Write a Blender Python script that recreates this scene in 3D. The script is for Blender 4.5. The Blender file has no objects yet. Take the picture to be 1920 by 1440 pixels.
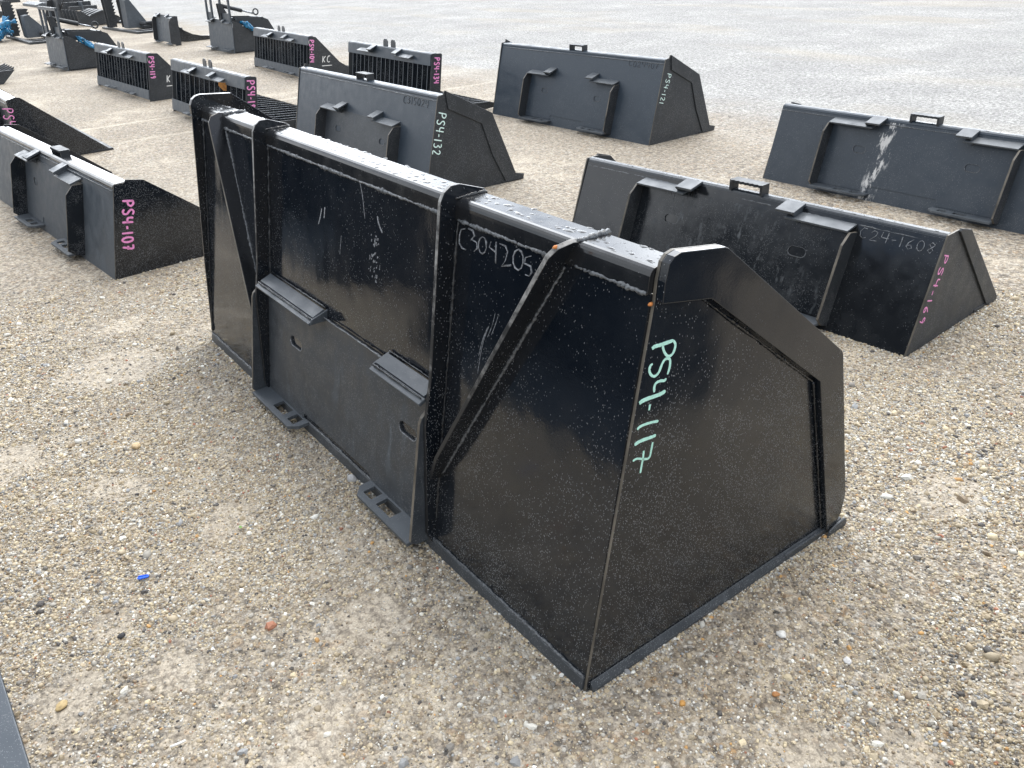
import bpy, bmesh, math, random
import numpy as np
from mathutils import Vector, Matrix
from mathutils.geometry import tessellate_polygon
random.seed(7); rng = np.random.default_rng(7)
S = bpy.context.scene
COL = S.collection
R = math.radians

# ---------------------------------------------------------------- camera
CAM_H, YAW, PIT, ROL, FPX = 1.4955, R(142.444), R(28.641), R(-2.659), 1529.2
cd = bpy.data.cameras.new('camera'); cam = bpy.data.objects.new('camera', cd); COL.objects.link(cam)
f = Vector((math.cos(YAW)*math.cos(PIT), math.sin(YAW)*math.cos(PIT), -math.sin(PIT)))
r0 = Vector((math.sin(YAW), -math.cos(YAW), 0)); u0 = r0.cross(f)
rr = r0*math.cos(ROL)+u0*math.sin(ROL); uu = -r0*math.sin(ROL)+u0*math.cos(ROL)
M = Matrix((rr, uu, -f)).transposed().to_4x4(); M.translation = (0, 0, CAM_H)
cam.matrix_world = M
cd.sensor_fit = 'HORIZONTAL'; cd.sensor_width = 36; cd.lens = 36*FPX/1920
cd.clip_start = .05; cd.clip_end = 1500
S.camera = cam

# ---------------------------------------------------------------- light
SUN_AZ, SUN_EL = 100, 68
GLOW_AZ, GLOW_EL = 144, 17
sd = Vector((math.cos(R(SUN_AZ))*math.cos(R(SUN_EL)), math.sin(R(SUN_AZ))*math.cos(R(SUN_EL)), math.sin(R(SUN_EL))))
gd = Vector((math.cos(R(GLOW_AZ))*math.cos(R(GLOW_EL)), math.sin(R(GLOW_AZ))*math.cos(R(GLOW_EL)), math.sin(R(GLOW_EL))))
W = bpy.data.worlds.new('World'); S.world = W; W.use_nodes = True
nt = W.node_tree; nt.nodes.clear()
def wn(t, **k):
    n = nt.nodes.new(t)
    for a, b in k.items(): setattr(n, a, b)
    return n
out = wn('ShaderNodeOutputWorld'); sky = wn('ShaderNodeTexSky', sky_type='NISHITA')
sky.sun_disc = False; sky.sun_elevation = R(SUN_EL); sky.sun_rotation = R(90-SUN_AZ); sky.dust_density = 2
bg = wn('ShaderNodeBackground'); bg.inputs[1].default_value = .11
nt.links.new(sky.outputs[0], bg.inputs[0])
tc = wn('ShaderNodeTexCoord')
# broken cloud cover, plus a bright bank away from the sun for beam reflections
no = wn('ShaderNodeTexNoise'); no.inputs['Scale'].default_value = 2.3; no.inputs['Detail'].default_value = 5
nt.links.new(tc.outputs['Generated'], no.inputs['Vector'])
cr = wn('ShaderNodeMapRange'); cr.inputs[1].default_value = .36; cr.inputs[2].default_value = .56
nt.links.new(no.outputs['Fac'], cr.inputs[0])
dt = wn('ShaderNodeVectorMath', operation='DOT_PRODUCT'); dt.inputs[1].default_value = gd
nt.links.new(tc.outputs['Generated'], dt.inputs[0])
g1 = wn('ShaderNodeMapRange', interpolation_type='SMOOTHERSTEP'); g1.inputs[1].default_value = .66; g1.inputs[2].default_value = .92
g1.inputs[3].default_value = 1.12; g1.inputs[4].default_value = 5.0
nt.links.new(dt.outputs['Value'], g1.inputs[0])
bc = wn('ShaderNodeBackground'); bc.inputs[0].default_value = (.95, .985, 1.03, 1)
nt.links.new(g1.outputs[0], bc.inputs[1])
mx = wn('ShaderNodeMixShader')
nt.links.new(cr.outputs[0], mx.inputs[0]); nt.links.new(bg.outputs[0], mx.inputs[1]); nt.links.new(bc.outputs[0], mx.inputs[2])
nt.links.new(mx.outputs[0], out.inputs[0])
sl = bpy.data.lights.new('sun', 'SUN'); sl.energy = 1.3; sl.angle = R(24); sl.color = (1, .96, .9)
so = bpy.data.objects.new('sun', sl); COL.objects.link(so)
so.rotation_euler = (-sd).to_track_quat('-Z', 'Y').to_euler()
S.view_settings.view_transform = 'Standard'; S.view_settings.look = 'None'
S.view_settings.gamma = 1; S.view_settings.exposure = 0.66
S.view_settings.use_curve_mapping = False

# ---------------------------------------------------------------- material helpers
class N:
    def __init__(s, name):
        s.m = bpy.data.materials.new(name); s.m.use_nodes = True
        s.t = s.m.node_tree; s.b = s.t.nodes['Principled BSDF']; s.tc = s.t.nodes.new('ShaderNodeTexCoord')
    def n(s, t, ins=None, **k):
        x = s.t.nodes.new(t)
        for a, b in k.items(): setattr(x, a, b)
        for a, b in (ins or {}).items():
            i = x.inputs[a]
            if isinstance(b, bpy.types.NodeSocket): s.t.links.new(b, i)
            else: i.default_value = b
        return x
    def noise(s, v, sc, det=3, ro=.5, **k): return s.n('ShaderNodeTexNoise', {'Vector': v, 'Scale': sc, 'Detail': det, 'Roughness': ro}).outputs['Fac']
    def vor(s, v, sc, feat='F1', rnd=1): return s.n('ShaderNodeTexVoronoi', {'Vector': v, 'Scale': sc, 'Randomness': rnd}, feature=feat)
    def rng(s, x, a, b, c=0., d=1.): return s.n('ShaderNodeMapRange', {0: x, 1: a, 2: b, 3: c, 4: d}).outputs[0]
    def math(s, op, a, b=0.): return s.n('ShaderNodeMath', {0: a, 1: b}, operation=op).outputs[0]
    def mix(s, fac, a, b):
        x = s.t.nodes.new('ShaderNodeMix'); x.data_type = 'RGBA'
        for i, v in ((0, fac), (6, a), (7, b)):
            if isinstance(v, bpy.types.NodeSocket): s.t.links.new(v, x.inputs[i])
            else: x.inputs[i].default_value = v if i == 0 else (*v, 1)
        return x.outputs[2]
    def scale(s, v, sc): return s.n('ShaderNodeMapping', {'Vector': v, 'Scale': sc}).outputs[0]
    def set(s, k, v):
        if isinstance(v, bpy.types.NodeSocket): s.t.links.new(v, s.b.inputs[k])
        else: s.b.inputs[k].default_value = v
    def bump(s, h, st, d): s.set('Normal', s.n('ShaderNodeBump', {'Height': h, 'Strength': st, 'Distance': d}).outputs[0])

def paint(name, base, ro0, ro1, film, specks, lowdirt, streaks=0., splash=None):
    """black paint with road dust: film, fine splashed specks (more near the ground), wash streaks"""
    a = N(name); o = a.tc.outputs['Object']
    z = a.n('ShaderNodeSeparateXYZ', {0: o}).outputs[2]
    low = a.rng(z, .75, .05, 0, 1)
    big = a.noise(o, 3.2, 4, .6); mid = a.noise(o, 14, 4, .6); fine = a.noise(o, 160, 2)
    v = a.vor(a.scale(o, (1, 1, .5)), 400)
    rnd = a.n('ShaderNodeSeparateColor', {0: v.outputs['Color']}).outputs[0]
    thr = a.math('MULTIPLY', a.math('ADD', a.math('MULTIPLY', low, lowdirt), a.math('MULTIPLY', big, specks)), a.rng(a.noise(o, 7.5, 5, .68), .38, .66, .12, 1.9))
    pick = a.rng(a.math('SUBTRACT', rnd, a.math('SUBTRACT', 1.0, thr)), 0, .04)
    dot = a.rng(v.outputs['Distance'], .42, .15)
    sp = a.math('MULTIPLY', pick, dot)
    v2 = a.vor(o, 120); r2 = a.n('ShaderNodeSeparateColor', {0: v2.outputs['Color']}).outputs[1]
    sp2 = a.math('MULTIPLY', a.rng(a.math('SUBTRACT', r2, a.math('SUBTRACT', 1.0, a.math('MULTIPLY', thr, .10))), 0, .02), a.rng(v2.outputs['Distance'], .22, .10))
    sp = a.math('MAXIMUM', sp, sp2)
    fl = a.math('MULTIPLY', a.math('MULTIPLY', a.rng(mid, .3, .75), a.rng(big, .25, .8, .25, 1)), film)
    fl = a.math('ADD', fl, a.math('MULTIPLY', a.math('MULTIPLY', low, a.rng(mid, .2, .8, .5, 1)), film*.9))
    if streaks:
        st = a.noise(a.scale(o, (34, 34, 1.6)), 1., 4, .62)
        st2 = a.rng(st, .57, .74); fl = a.math('ADD', fl, a.math('MULTIPLY', a.math('MULTIPLY', st2, a.rng(big, .4, .7)), streaks))
    col = a.mix(fl, base, (.29, .32, .345)); col = a.mix(a.math('MULTIPLY', sp, .5), col, (.44, .45, .46))
    ro = a.math('ADD', a.rng(mid, .3, .7, ro0, ro1), a.math('MULTIPLY', fl, 1.6)); ro = a.math('MAXIMUM', ro, a.math('MULTIPLY', sp, .8))
    if splash:
        s3 = a.n('ShaderNodeSeparateXYZ', {0: o}); x = s3.outputs[0]
        x0, sx, k = splash    # centre line x = x0 + sx * wiggle(z)
        wig = a.math('SUBTRACT', a.noise(a.n('ShaderNodeCombineXYZ', {2: z}).outputs[0], 4.0, 3), .5)
        dx = a.math('ABSOLUTE', a.math('SUBTRACT', x, a.math('ADD', a.math('ADD', x0, a.math('MULTIPLY', wig, sx)), a.math('MULTIPLY', a.math('SUBTRACT', z, .25), k))))
        mk = a.math('MULTIPLY', a.rng(dx, .075, .0), a.rng(a.noise(a.scale(o, (1.3, 1, .4)), 20, 9, .72), .45, .62, .0, 2.0))
        mk = a.rng(mk, .26, .95, 0, .8)
        col = a.mix(mk, col, (.72, .71, .69)); ro = a.math('MAXIMUM', ro, a.math('MULTIPLY', mk, .8))
    a.set('Base Color', col); a.set('Roughness', ro); a.set('IOR', 1.55)
    wav = a.math('ADD', a.math('MULTIPLY', a.noise(o, 5, 2), 1.0), a.math('MULTIPLY', fine, .03))
    a.bump(wav, .25, .012)
    return a.m

PGLOSS = paint('glossy_black_paint', (.004, .0062, .010), .05, .13, .024, .14, .36)
PBAR = paint('wet_black_paint', (.009, .010, .012), .10, .22, .03, .05, .0)
PMOUNT = paint('dusty_mounting_paint', (.016, .021, .028), .24, .40, .10, .20, .34, .30)
PSIDE = paint('side_panel_paint', (.0045, .0072, .0115), .10, .19, .016, .16, .50)
PGLOSS2 = paint('black_paint_light_dust', (.006, .0075, .010), .08, .18, .03, .04, .05)
PMOUNT2 = paint('hazy_black_paint', (.004, .006, .009), .14, .26, .028, .12, .14, .38)
PSATIN = paint('satin_black_paint', (.016, .022, .030), .20, .34, .05, .12, .16, .03)
PSATS = paint('matt_black_paint', (.012, .015, .019), .42, .58, .03, .14, .16)
PBLUE = paint('blue_black_paint', (.016, .028, .044), .26, .40, .08, .14, .10, .03)
PBLUES = paint('blue_black_paint_with_splash', (.013, .022, .034), .24, .38, .07, .10, .08, .03, splash=(-1.115, .16, .10))
PGREY = paint('grey_black_paint', (.036, .047, .060), .3, .45, .12, .14, .1, .22)

def simple(name, col, ro, bump=0, sc=60, met=0, var=.25):
    a = N(name); o = a.tc.outputs['Object']; n = a.noise(o, sc, 4, .6)
    a.set('Base Color', a.mix(a.rng(n, .3, .7), tuple(c*(1-var) for c in col), tuple(min(1, c*(1+var)) for c in col)))
    a.set('Roughness', ro); a.set('Metallic', met)
    if bump: a.bump(n, .6, bump)
    return a.m
WELDD = simple('dark_painted_weld', (.022, .024, .027), .14, .002, 160, 0, .6)
HOOK = paint('skylit_dusty_hook_paint', (.030, .038, .048), .22, .36, .16, .12, .05)  # base lightened towards blue in place of sky reflection, with a dust film
WELD = simple('painted_weld', (.10, .107, .115), .22, .004, 130, 0, .7)
EDGE = simple('worn_plate_edge', (.11, .098, .080), .5, .001, 9, 0, .7)
def pale_edge_mat():
    a = N('mottled_pale_edge'); o = a.tc.outputs['Object']; z = a.n('ShaderNodeSeparateXYZ', {0: o}).outputs[2]  # mottled edge colour, paler towards the top
    n = a.math('ADD', a.noise(o, 22, 6, .75), a.rng(z, .35, .8, -.22, .06)); a.set('Base Color', a.mix(a.rng(n, .44, .68), (.015, .016, .018), (.30, .295, .285))); a.set('Roughness', .45); return a.m
BRIGHT_EDGE = pale_edge_mat()
def marker(name, col):
    a = N(name); o = a.tc.outputs['Object']; n = a.noise(o, 70, 6, .7); n2 = a.noise(a.scale(o, (1, 1, 3)), 240, 2, .5)
    c = a.mix(a.rng(n, .35, .65), tuple(x*.78 for x in col), tuple(min(1, x*1.1) for x in col))
    a.set('Base Color', a.mix(a.rng(a.math('ADD', a.math('MULTIPLY', n, .5), a.math('MULTIPLY', n2, .5)), .58, .66, 0, .75), c, (.03, .035, .04))); a.set('Roughness', .45); return a.m
MINT = marker('mint_paint_marker', (.54, .93, .78))
PALEMINT = marker('pale_green_paint_marker', (.74, .98, .88))
PINK = marker('pink_paint_marker', (1.0, .33, .66))
WHITE = simple('white_chalk', (.78, .78, .76), .8, 0, 200, 0, .2)
SCR = simple('scratch', (.20, .21, .225), .5, 0, 190, 0, .85)
RUST = simple('orange_rust_spot', (.55, .20, .05), .6, .001, 400, 0, .3)
RUSTY = simple('rusty_plate_end', (.36, .16, .04), .6, .001, 60, 0, .4)
BLUEWRAP = simple('blue_plastic_film', (.015, .16, .32), .3, .01, 18, 0, .7)
BLUEBIT = simple('blue_plastic', (.01, .12, .80), .35)
WSTICK = simple('white_plastic', (.85, .85, .82), .4, 0, 60, 0, .05)
STRAW = simple('dry_straw', (.38, .22, .09), .7, 0, 80)
HOSE = simple('red_hose', (.35, .05, .04), .45)
CHROME = simple('cylinder_rod', (.35, .36, .38), .25, 0, 60, .9)
RUBBER = simple('black_rubber', (.015, .015, .016), .6, .01, 40)
GRNLEAF = simple('green_leaf', (.14, .30, .05), .6)
def drop_mat():
    a = N('water_drop'); a.set('Base Color', (.012, .014, .016, 1)); a.set('Roughness', .03); a.set('IOR', 1.33); return a.m
DROP = drop_mat()

# ---------------------------------------------------------------- mesh helpers
class MB:
    def __init__(s): s.v = []; s.f = []; s.m = []
    def add(s, vs, fs, mi=0):
        b = len(s.v); s.v += [tuple(v) for v in vs]
        for q in fs: s.f.append([b+i for i in q]); s.m.append(mi)
    def plate(s, poly, O, U, V, th, holes=(), mi=0, ei=0):
        """flat plate: outline (and holes) in the plane O,U,V, thickness th along U x V"""
        O, U, V = Vector(O), Vector(U), Vector(V); n = U.cross(V).normalized()
        P = lambda q, k: O+U*q[0]+V*q[1]+n*(th*k)
        ar = lambda L: sum(L[i][0]*L[(i+1) % len(L)][1]-L[(i+1) % len(L)][0]*L[i][1] for i in range(len(L)))
        if ar(poly) < 0: poly = poly[::-1]
        k = len(poly)
        if holes:
            hs = [h if ar(h) < 0 else h[::-1] for h in holes]
            allp = list(poly)+[q for h in hs for q in h]
            tri = tessellate_polygon([[Vector((q[0], q[1], 0)) for q in L] for L in [poly]+hs])
            for top in (1, 0):
                fs = []
                for t in tri:
                    a, b, c = [allp[i] for i in t]
                    cw = (b[0]-a[0])*(c[1]-a[1])-(b[1]-a[1])*(c[0]-a[0]) < 0
                    t = list(t)
                    if cw == (top == 1): t = t[::-1]
                    fs.append(t)
                s.add([P(q, top) for q in allp], fs, mi)
            loops = [poly]+hs
        else:
            s.add([P(q, 1) for q in poly]+[P(q, 0) for q in poly],
                  [list(range(k)), list(range(2*k-1, k-1, -1))]+[], mi)
            b = len(s.v)-2*k
            for i in range(k):
                j = (i+1) % k; s.f.append([b+k+i, b+k+j, b+j, b+i]); s.m.append(ei)
            return s
        for L in loops:
            q = len(L)
            s.add([P(x, 1) for x in L]+[P(x, 0) for x in L], [[q+i, q+(i+1) % q, (i+1) % q, i] for i in range(q)], ei)
        return s
    def box(s, x0, x1, y0, y1, z0, z1, mi=0):
        return s.plate([(x0, y0), (x1, y0), (x1, y1), (x0, y1)], (0, 0, z0), (1, 0, 0), (0, 1, 0), z1-z0, mi=mi, ei=mi)
    def prismx(s, poly, x0, x1, mi=0, ei=0):
        """outline in (y,z), extruded along x"""
        return s.plate(poly, (x0, 0, 0), (0, 1, 0), (0, 0, 1), x1-x0, mi=mi, ei=ei)
    def tube(s, pts, r, n=8, mi=0, caps=True, jit=0):
        pts = [Vector(p) for p in pts]; rings = []; up = None
        for i, p in enumerate(pts):
            d = (pts[min(i+1, len(pts)-1)]-pts[max(i-1, 0)]).normalized()
            if up is None: up = Vector((0, 0, 1)) if abs(d.z) < .9 else Vector((1, 0, 0))
            a = d.cross(up).normalized(); b = a.cross(d).normalized(); up = b
            q = (r[i] if isinstance(r, (list, tuple)) else r)*(1+random.uniform(-jit, jit))
            rings.append([p+a*math.cos(2*math.pi*k/n)*q+b*math.sin(2*math.pi*k/n)*q for k in range(n)])
        vs = [v for g in rings for v in g]; fs = []
        for i in range(len(rings)-1):
            for k in range(n): fs.append([i*n+k, i*n+(k+1) % n, (i+1)*n+(k+1) % n, (i+1)*n+k])
        if caps: fs += [list(range(n))[::-1], [(len(rings)-1)*n+k for k in range(n)]]
        s.add(vs, fs, mi); return s
    def weld(s, a, b, r=.006, step=.007, mi=0):
        a, b = Vector(a), Vector(b); n = max(3, int((b-a).length/step))
        pts = [a+(b-a)*i/n+Vector([random.uniform(-1, 1)*r*.25 for _ in range(3)]) for i in range(n+1)]
        ph = random.uniform(0, 6); return s.tube(pts, [r*(.8+.35*(i % 2))*random.uniform(.65, 1.3)*(1+.25*math.sin(i*.13+ph)+.12*math.sin(i*.41+ph)) for i in range(n+1)], 6, mi)
    def ribbon(s, pts, w, nrm, off=.0006, mi=0, taper=.55):
        nrm = Vector(nrm).normalized(); pts = [Vector(p) for p in pts]
        # smooth the hand-drawn stroke
        for _ in range(2):
            q = [pts[0]]
            for i in range(len(pts)-1): q += [pts[i]*.75+pts[i+1]*.25, pts[i]*.25+pts[i+1]*.75]
            pts = q+[pts[-1]]
        L = []; k = len(pts)
        for i, p in enumerate(pts):
            d = (pts[min(i+1, k-1)]-pts[max(i-1, 0)]).normalized(); a = d.cross(nrm)
            e = min(i, k-1-i)/max(1, k-1)*2; ww = w*(taper+(1-taper)*min(1, e*5))*random.uniform(.9, 1.1)
            L.append((p+a*ww/2, p-a*ww/2))
        vs = [v+nrm*off for ab in L for v in ab]+[v for ab in L for v in ab]; m = 2*k; fs = []
        for i in range(k-1):
            fs += [[2*i, 2*i+2, 2*i+3, 2*i+1], [2*i, m+2*i, m+2*i+2, 2*i+2], [2*i+1, 2*i+3, m+2*i+3, m+2*i+1]]
        s.add(vs, fs, mi); return s
    def build(s, name, mats, parent=None, bevel=0, smooth=False, loc=None):
        me = bpy.data.meshes.new(name); me.from_pydata(s.v, [], s.f)
        for m in (mats if isinstance(mats, (list, tuple)) else [mats]): me.materials.append(m)
        for p, mi in zip(me.polygons, s.m): p.material_index = mi; p.use_smooth = smooth
        bm = bmesh.new(); bm.from_mesh(me); bmesh.ops.recalc_face_normals(bm, faces=bm.faces); bm.to_mesh(me); bm.free()
        o = bpy.data.objects.new(name, me); COL.objects.link(o)
        if parent: o.parent = parent
        if loc: o.location = loc
        if bevel:
            b = o.modifiers.new('bevel', 'BEVEL'); b.width = bevel; b.segments = 2; b.limit_method = 'ANGLE'; b.angle_limit = R(40)
        return o
def thing(name, label, cat, loc, rz=0, group=None):
    o = bpy.data.objects.new(name, None); COL.objects.link(o); o.empty_display_size = .2
    o.location = loc; o.rotation_euler = (0, 0, rz); o['label'] = label; o['category'] = cat
    if group: o['group'] = group
    return o
def tag(o, label, cat, group=None):
    o['label'] = label; o['category'] = cat
    if group: o['group'] = group
    return o
def ell(cx, cy, rx, ry, n=12, a0=0): return [(cx+rx*math.sin(2*math.pi*i/n+a0), cy+ry*math.cos(2*math.pi*i/n+a0)) for i in range(n+1)]
def slot(cx, cy, w, h, n=6):
    r = h/2; L = []
    for i in range(n+1): t = -math.pi/2+math.pi*i/n; L.append((cx+w/2-r+r*math.cos(t), cy+r*math.sin(t)))
    for i in range(n+1): t = math.pi/2+math.pi*i/n; L.append((cx-w/2+r+r*math.cos(t), cy+r*math.sin(t)))
    return L
def rect(x0, x1, y0, y1): return [(x0, y0), (x1, y0), (x1, y1), (x0, y1)]

FONT = {'P': (.62, [[(0, 0), (.06, 1)], [(.0, .92), (.35, 1.02), (.6, .8), (.42, .52), (.08, .46)]]),
 'S': (.62, [[(.6, .9), (.3, 1.02), (.05, .8), (.2, .58), (.5, .42), (.5, .12), (.22, -.02), (0, .14)]]),
 '4': (.62, [[(.08, 1), (.02, .5), (.3, .45), (.6, .48)], [(.52, 1), (.46, 0)]]),
 '-': (.42, [[(.02, .45), (.34, .5)]]), '1': (.3, [[(.12, 1), (.1, 0)]]),
 '2': (.6, [[(0, .78), (.2, 1), (.48, .9), (.42, .55), (0, .0), (.56, .06)]]),
 '3': (.58, [[(0, .95), (.35, 1), (.46, .8), (.15, .56), (.46, .45), (.45, .12), (.18, 0), (0, .1)]]),
 '0': (.58, [ell(.26, .5, .25, .5)]), '7': (.6, [[(0, .95), (.5, 1), (.3, .45), (.2, 0)], [(.1, .5), (.5, .52)]]),
 '6': (.56, [[(.45, 1), (.12, .6), (.03, .25), (.22, 0), (.46, .18), (.34, .44), (.08, .34)]]),
 '8': (.56, [[(.44, .85), (.22, 1), (.06, .8), (.4, .3), (.26, 0), (.03, .2), (.42, .72), (.44, .85)]]),
 '9': (.56, [[(.42, .9), (.18, 1), (.04, .75), (.2, .55), (.42, .7), (.44, .9), (.4, .4), (.3, 0)]]),
 'C': (.66, [[(.5, .95), (.22, 1.0), (.02, .6), (.08, .15), (.34, -.02), (.54, .1)]]),
 '5': (.58, [[(.46, 1), (.1, .98), (.06, .58), (.36, .6), (.48, .3), (.3, .0), (.02, .08)]]),
 'K': (.62, [[(.05, 1), (.08, 0)], [(.52, .98), (.1, .48), (.5, .02)]])}
def text_strokes(txt, O, gx, gy, jit=.04):
    """strokes in 3D; gx, gy are the vectors of one letter height"""
    O, gx, gy = Vector(O), Vector(gx), Vector(gy); x = 0; L = []
    for ch in txt:
        w, st = FONT[ch]
        dy = random.uniform(-jit, jit)
        for s_ in st: L.append([O+gx*(x+p[0])+gy*(p[1]+dy) for p in s_])
        x += w+.22
    return L, x-.22
def lot_mark(parent, txt, O, gdir, length, h, up, nrm, width, mat):
    """hand-written lot number: runs along gdir for length, letters of height h along up"""
    _, w = text_strokes(txt, (0, 0, 0), (1, 0, 0), (0, 1, 0))
    L, _ = text_strokes(txt, O, Vector(gdir).normalized()*(length/w), Vector(up).normalized()*h)
    m = MB()
    for s_ in L: m.ribbon(s_, width, nrm)
    return m.build('lot_number', mat, parent)
def raised_mark(parent, txt, O, gx, gy, r, mat):
    m = MB()
    L, w = text_strokes(txt, O, gx, gy, .08)
    for s_ in L: m.tube(s_, [r*random.uniform(.6, 1.3) for _ in s_], 5)
    return m.build('welded_number', mat, parent)

# frame of a leaning back sheet: B(x, v, o) = point v up along the sheet, o out towards the mounting side
def frame(t, H):
    a = math.atan2(t, H); c, s_ = math.cos(a), math.sin(a)
    return (lambda x, v, o: Vector((x, v*s_-o*c, v*c+o*s_))), Vector((0, s_, c)), Vector((0, -c, s_)), c

def drops_on(parent, x0, x1, y0, y1, z, n, slope=0, rmin=.002, rmax=.006, avoid=()):
    m = MB()
    for _ in range(n):
        x, y = random.uniform(x0, x1), random.uniform(y0, y1)
        if any(abs(x-q) < .03 for q in avoid): continue
        r = rmin+(rmax-rmin)*random.random()**2.6; e = random.uniform(1, 2.3); k = 9; a0 = random.random()*6
        vs = [(x+r*e*math.cos(a0+2*math.pi*i/k)*random.uniform(.72, 1.2), y+r*math.sin(a0+2*math.pi*i/k)*random.uniform(.72, 1.2), z+slope*(y-y0)-.0002) for i in range(k)]
        vs += [(x+(p[0]-x)*.68, y+(p[1]-y)*.68, p[2]+r*.17) for p in vs]+[(x, y, z+slope*(y-y0)+r*.21)]
        m.add(vs, [[i, (i+1) % k, k+(i+1) % k, k+i] for i in range(k)]+[[k+i, k+(i+1) % k, 2*k] for i in range(k)])
    o = m.build('water_drops', DROP, parent, smooth=True); o['kind'] = 'stuff'; return o

# ---------------------------------------------------------------- quick-attach mount of a loader bucket
def mount(par, B, U_, Nn, x0, x1, M_plate, M_frame, off=.088, vtop=.455, plate_th=.004, skip_plate=False, side_low=.035, rusty=False, notch=True):
    w = x1-x0; Vv = U_
    if not skip_plate:
        xa, xb = x0+.012, x1-.012; g = .30*w
        poly = [(xa, .05), (xa+g, .05), (xa+g, .085), (xb-g, .085), (xb-g, .05), (xb, .05), (xb, vtop-.005), (xa, vtop-.005)] if notch else rect(xa, xb, .05, vtop-.005)
        m = MB(); m.plate(poly, B(0, 0, .0003), (1, 0, 0), Vv, plate_th*.98, [slot(x0+.2*w, .285, .085, .042), slot(x1-.2*w, .285, .085, .042)])
        for cx_ in (x0+.2*w, x1-.2*w):
            L_ = slot(cx_, .285, .085, .042); m.tube([B(q[0], q[1], plate_th+.0003) for q in L_+L_[:1]], [.0010 if q[1] > .285 else .0022 for q in L_+L_[:1]], 5, mi=1)
        m.build('mounting_plate', [M_plate, WELD], par)
    for x in (x0, x1-.011):
        m = MB(); prof = [(-.002, side_low-.012), (off*.55, side_low-.012), (off, side_low+.01), (off, vtop-.075), (off*.62, vtop-.02), (-.002, vtop-.01)]
        m.plate([(a_, b_) for a_, b_ in prof], B(x, 0, 0), Nn, Vv, .011, mi=0, ei=1)
        if (Vector(Nn).cross(Vv)).x < 0: m.v = [(v[0]+.011, v[1], v[2]) for v in m.v]
        m.build('mount_side_plate', [M_frame, EDGE], par, bevel=.001)
    for sgn, xs in ((1, x0+.011), (-1, x1-.011)):
        L = .29; xe = xs+sgn*L
        a_, b_ = B(0, vtop+.020, .002), B(0, vtop-.016, .066)
        d = (b_-a_); n_ = Vector((1, 0, 0)).cross(d).normalized()
        m = MB(); xl, xr = min(xs, xe), max(xs, xe)
        m.plate([(xl, 0), (xr, 0), (xr, 1), (xl, 1)], a_, (1, 0, 0), d, .009)
        if rusty and sgn < 0: m.plate([(0, 0), (.075, -.0), (.075, -.03), (.03, -.07), (0, -.07)], B(xs+.011, vtop-.02, 0), Nn, Vv, .004, mi=1, ei=1)
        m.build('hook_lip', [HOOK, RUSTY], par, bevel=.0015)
        a_, b_ = B(0, vtop+.058, .001), B(0, vtop+.008, .078); d = b_-a_
        m = MB(); xc = xe; m.plate([(xc-.045, 0), (xc+.045, 0), (xc+.045, 1), (xc-.045, 1)], a_, (1, 0, 0), d, .012)
        m.plate([(0, vtop-.03), (.08, vtop+.004), (0, vtop+.05)], B(xc-sgn*.04, 0, 0), Nn, Vv, .008)
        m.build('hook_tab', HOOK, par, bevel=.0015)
        L = .36; xe = xs+sgn*L; xl, xr = min(xs, xe), max(xs, xe)
        a_, b_ = B(0, side_low+.008, .0), B(0, side_low-.012, off); d = b_-a_; ln = d.length
        ht = [rect(xs+sgn*.15, xs+sgn*.22, .022, .062), rect(xs+sgn*.26, xs+sgn*.31, .022, .062)]
        ht = [[(min(max(p[0], xl+.01), xr-.01), p[1]) for p in h] for h in ht]
        ch = .04
        op = [(xs, 0), (xe, 0), (xe, ln-ch), (xe-sgn*ch, ln), (xs, ln)]
        m = MB(); m.plate(op, a_, (1, 0, 0), d.normalized(), .010, ht)
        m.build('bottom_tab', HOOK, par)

def step_bracket(par, x, y, z, w=.16, h=.032, dep=.055, mat=None):
    m = MB(); th = .012; k = 7
    for sx in (-1, 1): m.box(x+sx*w/2-th/2, x+sx*w/2+th/2, y-dep/2, y+dep/2, z-.005, z+h-.001)
    top = []
    for i in range(k*2+1): top.append((x-w/2-th/2+(w+th)*i/(k*2), y-dep/2-(.007 if i % 2 else 0)))
    for i in range(k*2, -1, -1): top.append((x-w/2-th/2+(w+th)*i/(k*2), y+dep/2+(.007 if i % 2 else 0)))
    m.plate(top, (0, 0, z+h), (1, 0, 0), (0, 1, 0), th)
    m.build('step_bracket', PSATS, par)

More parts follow.
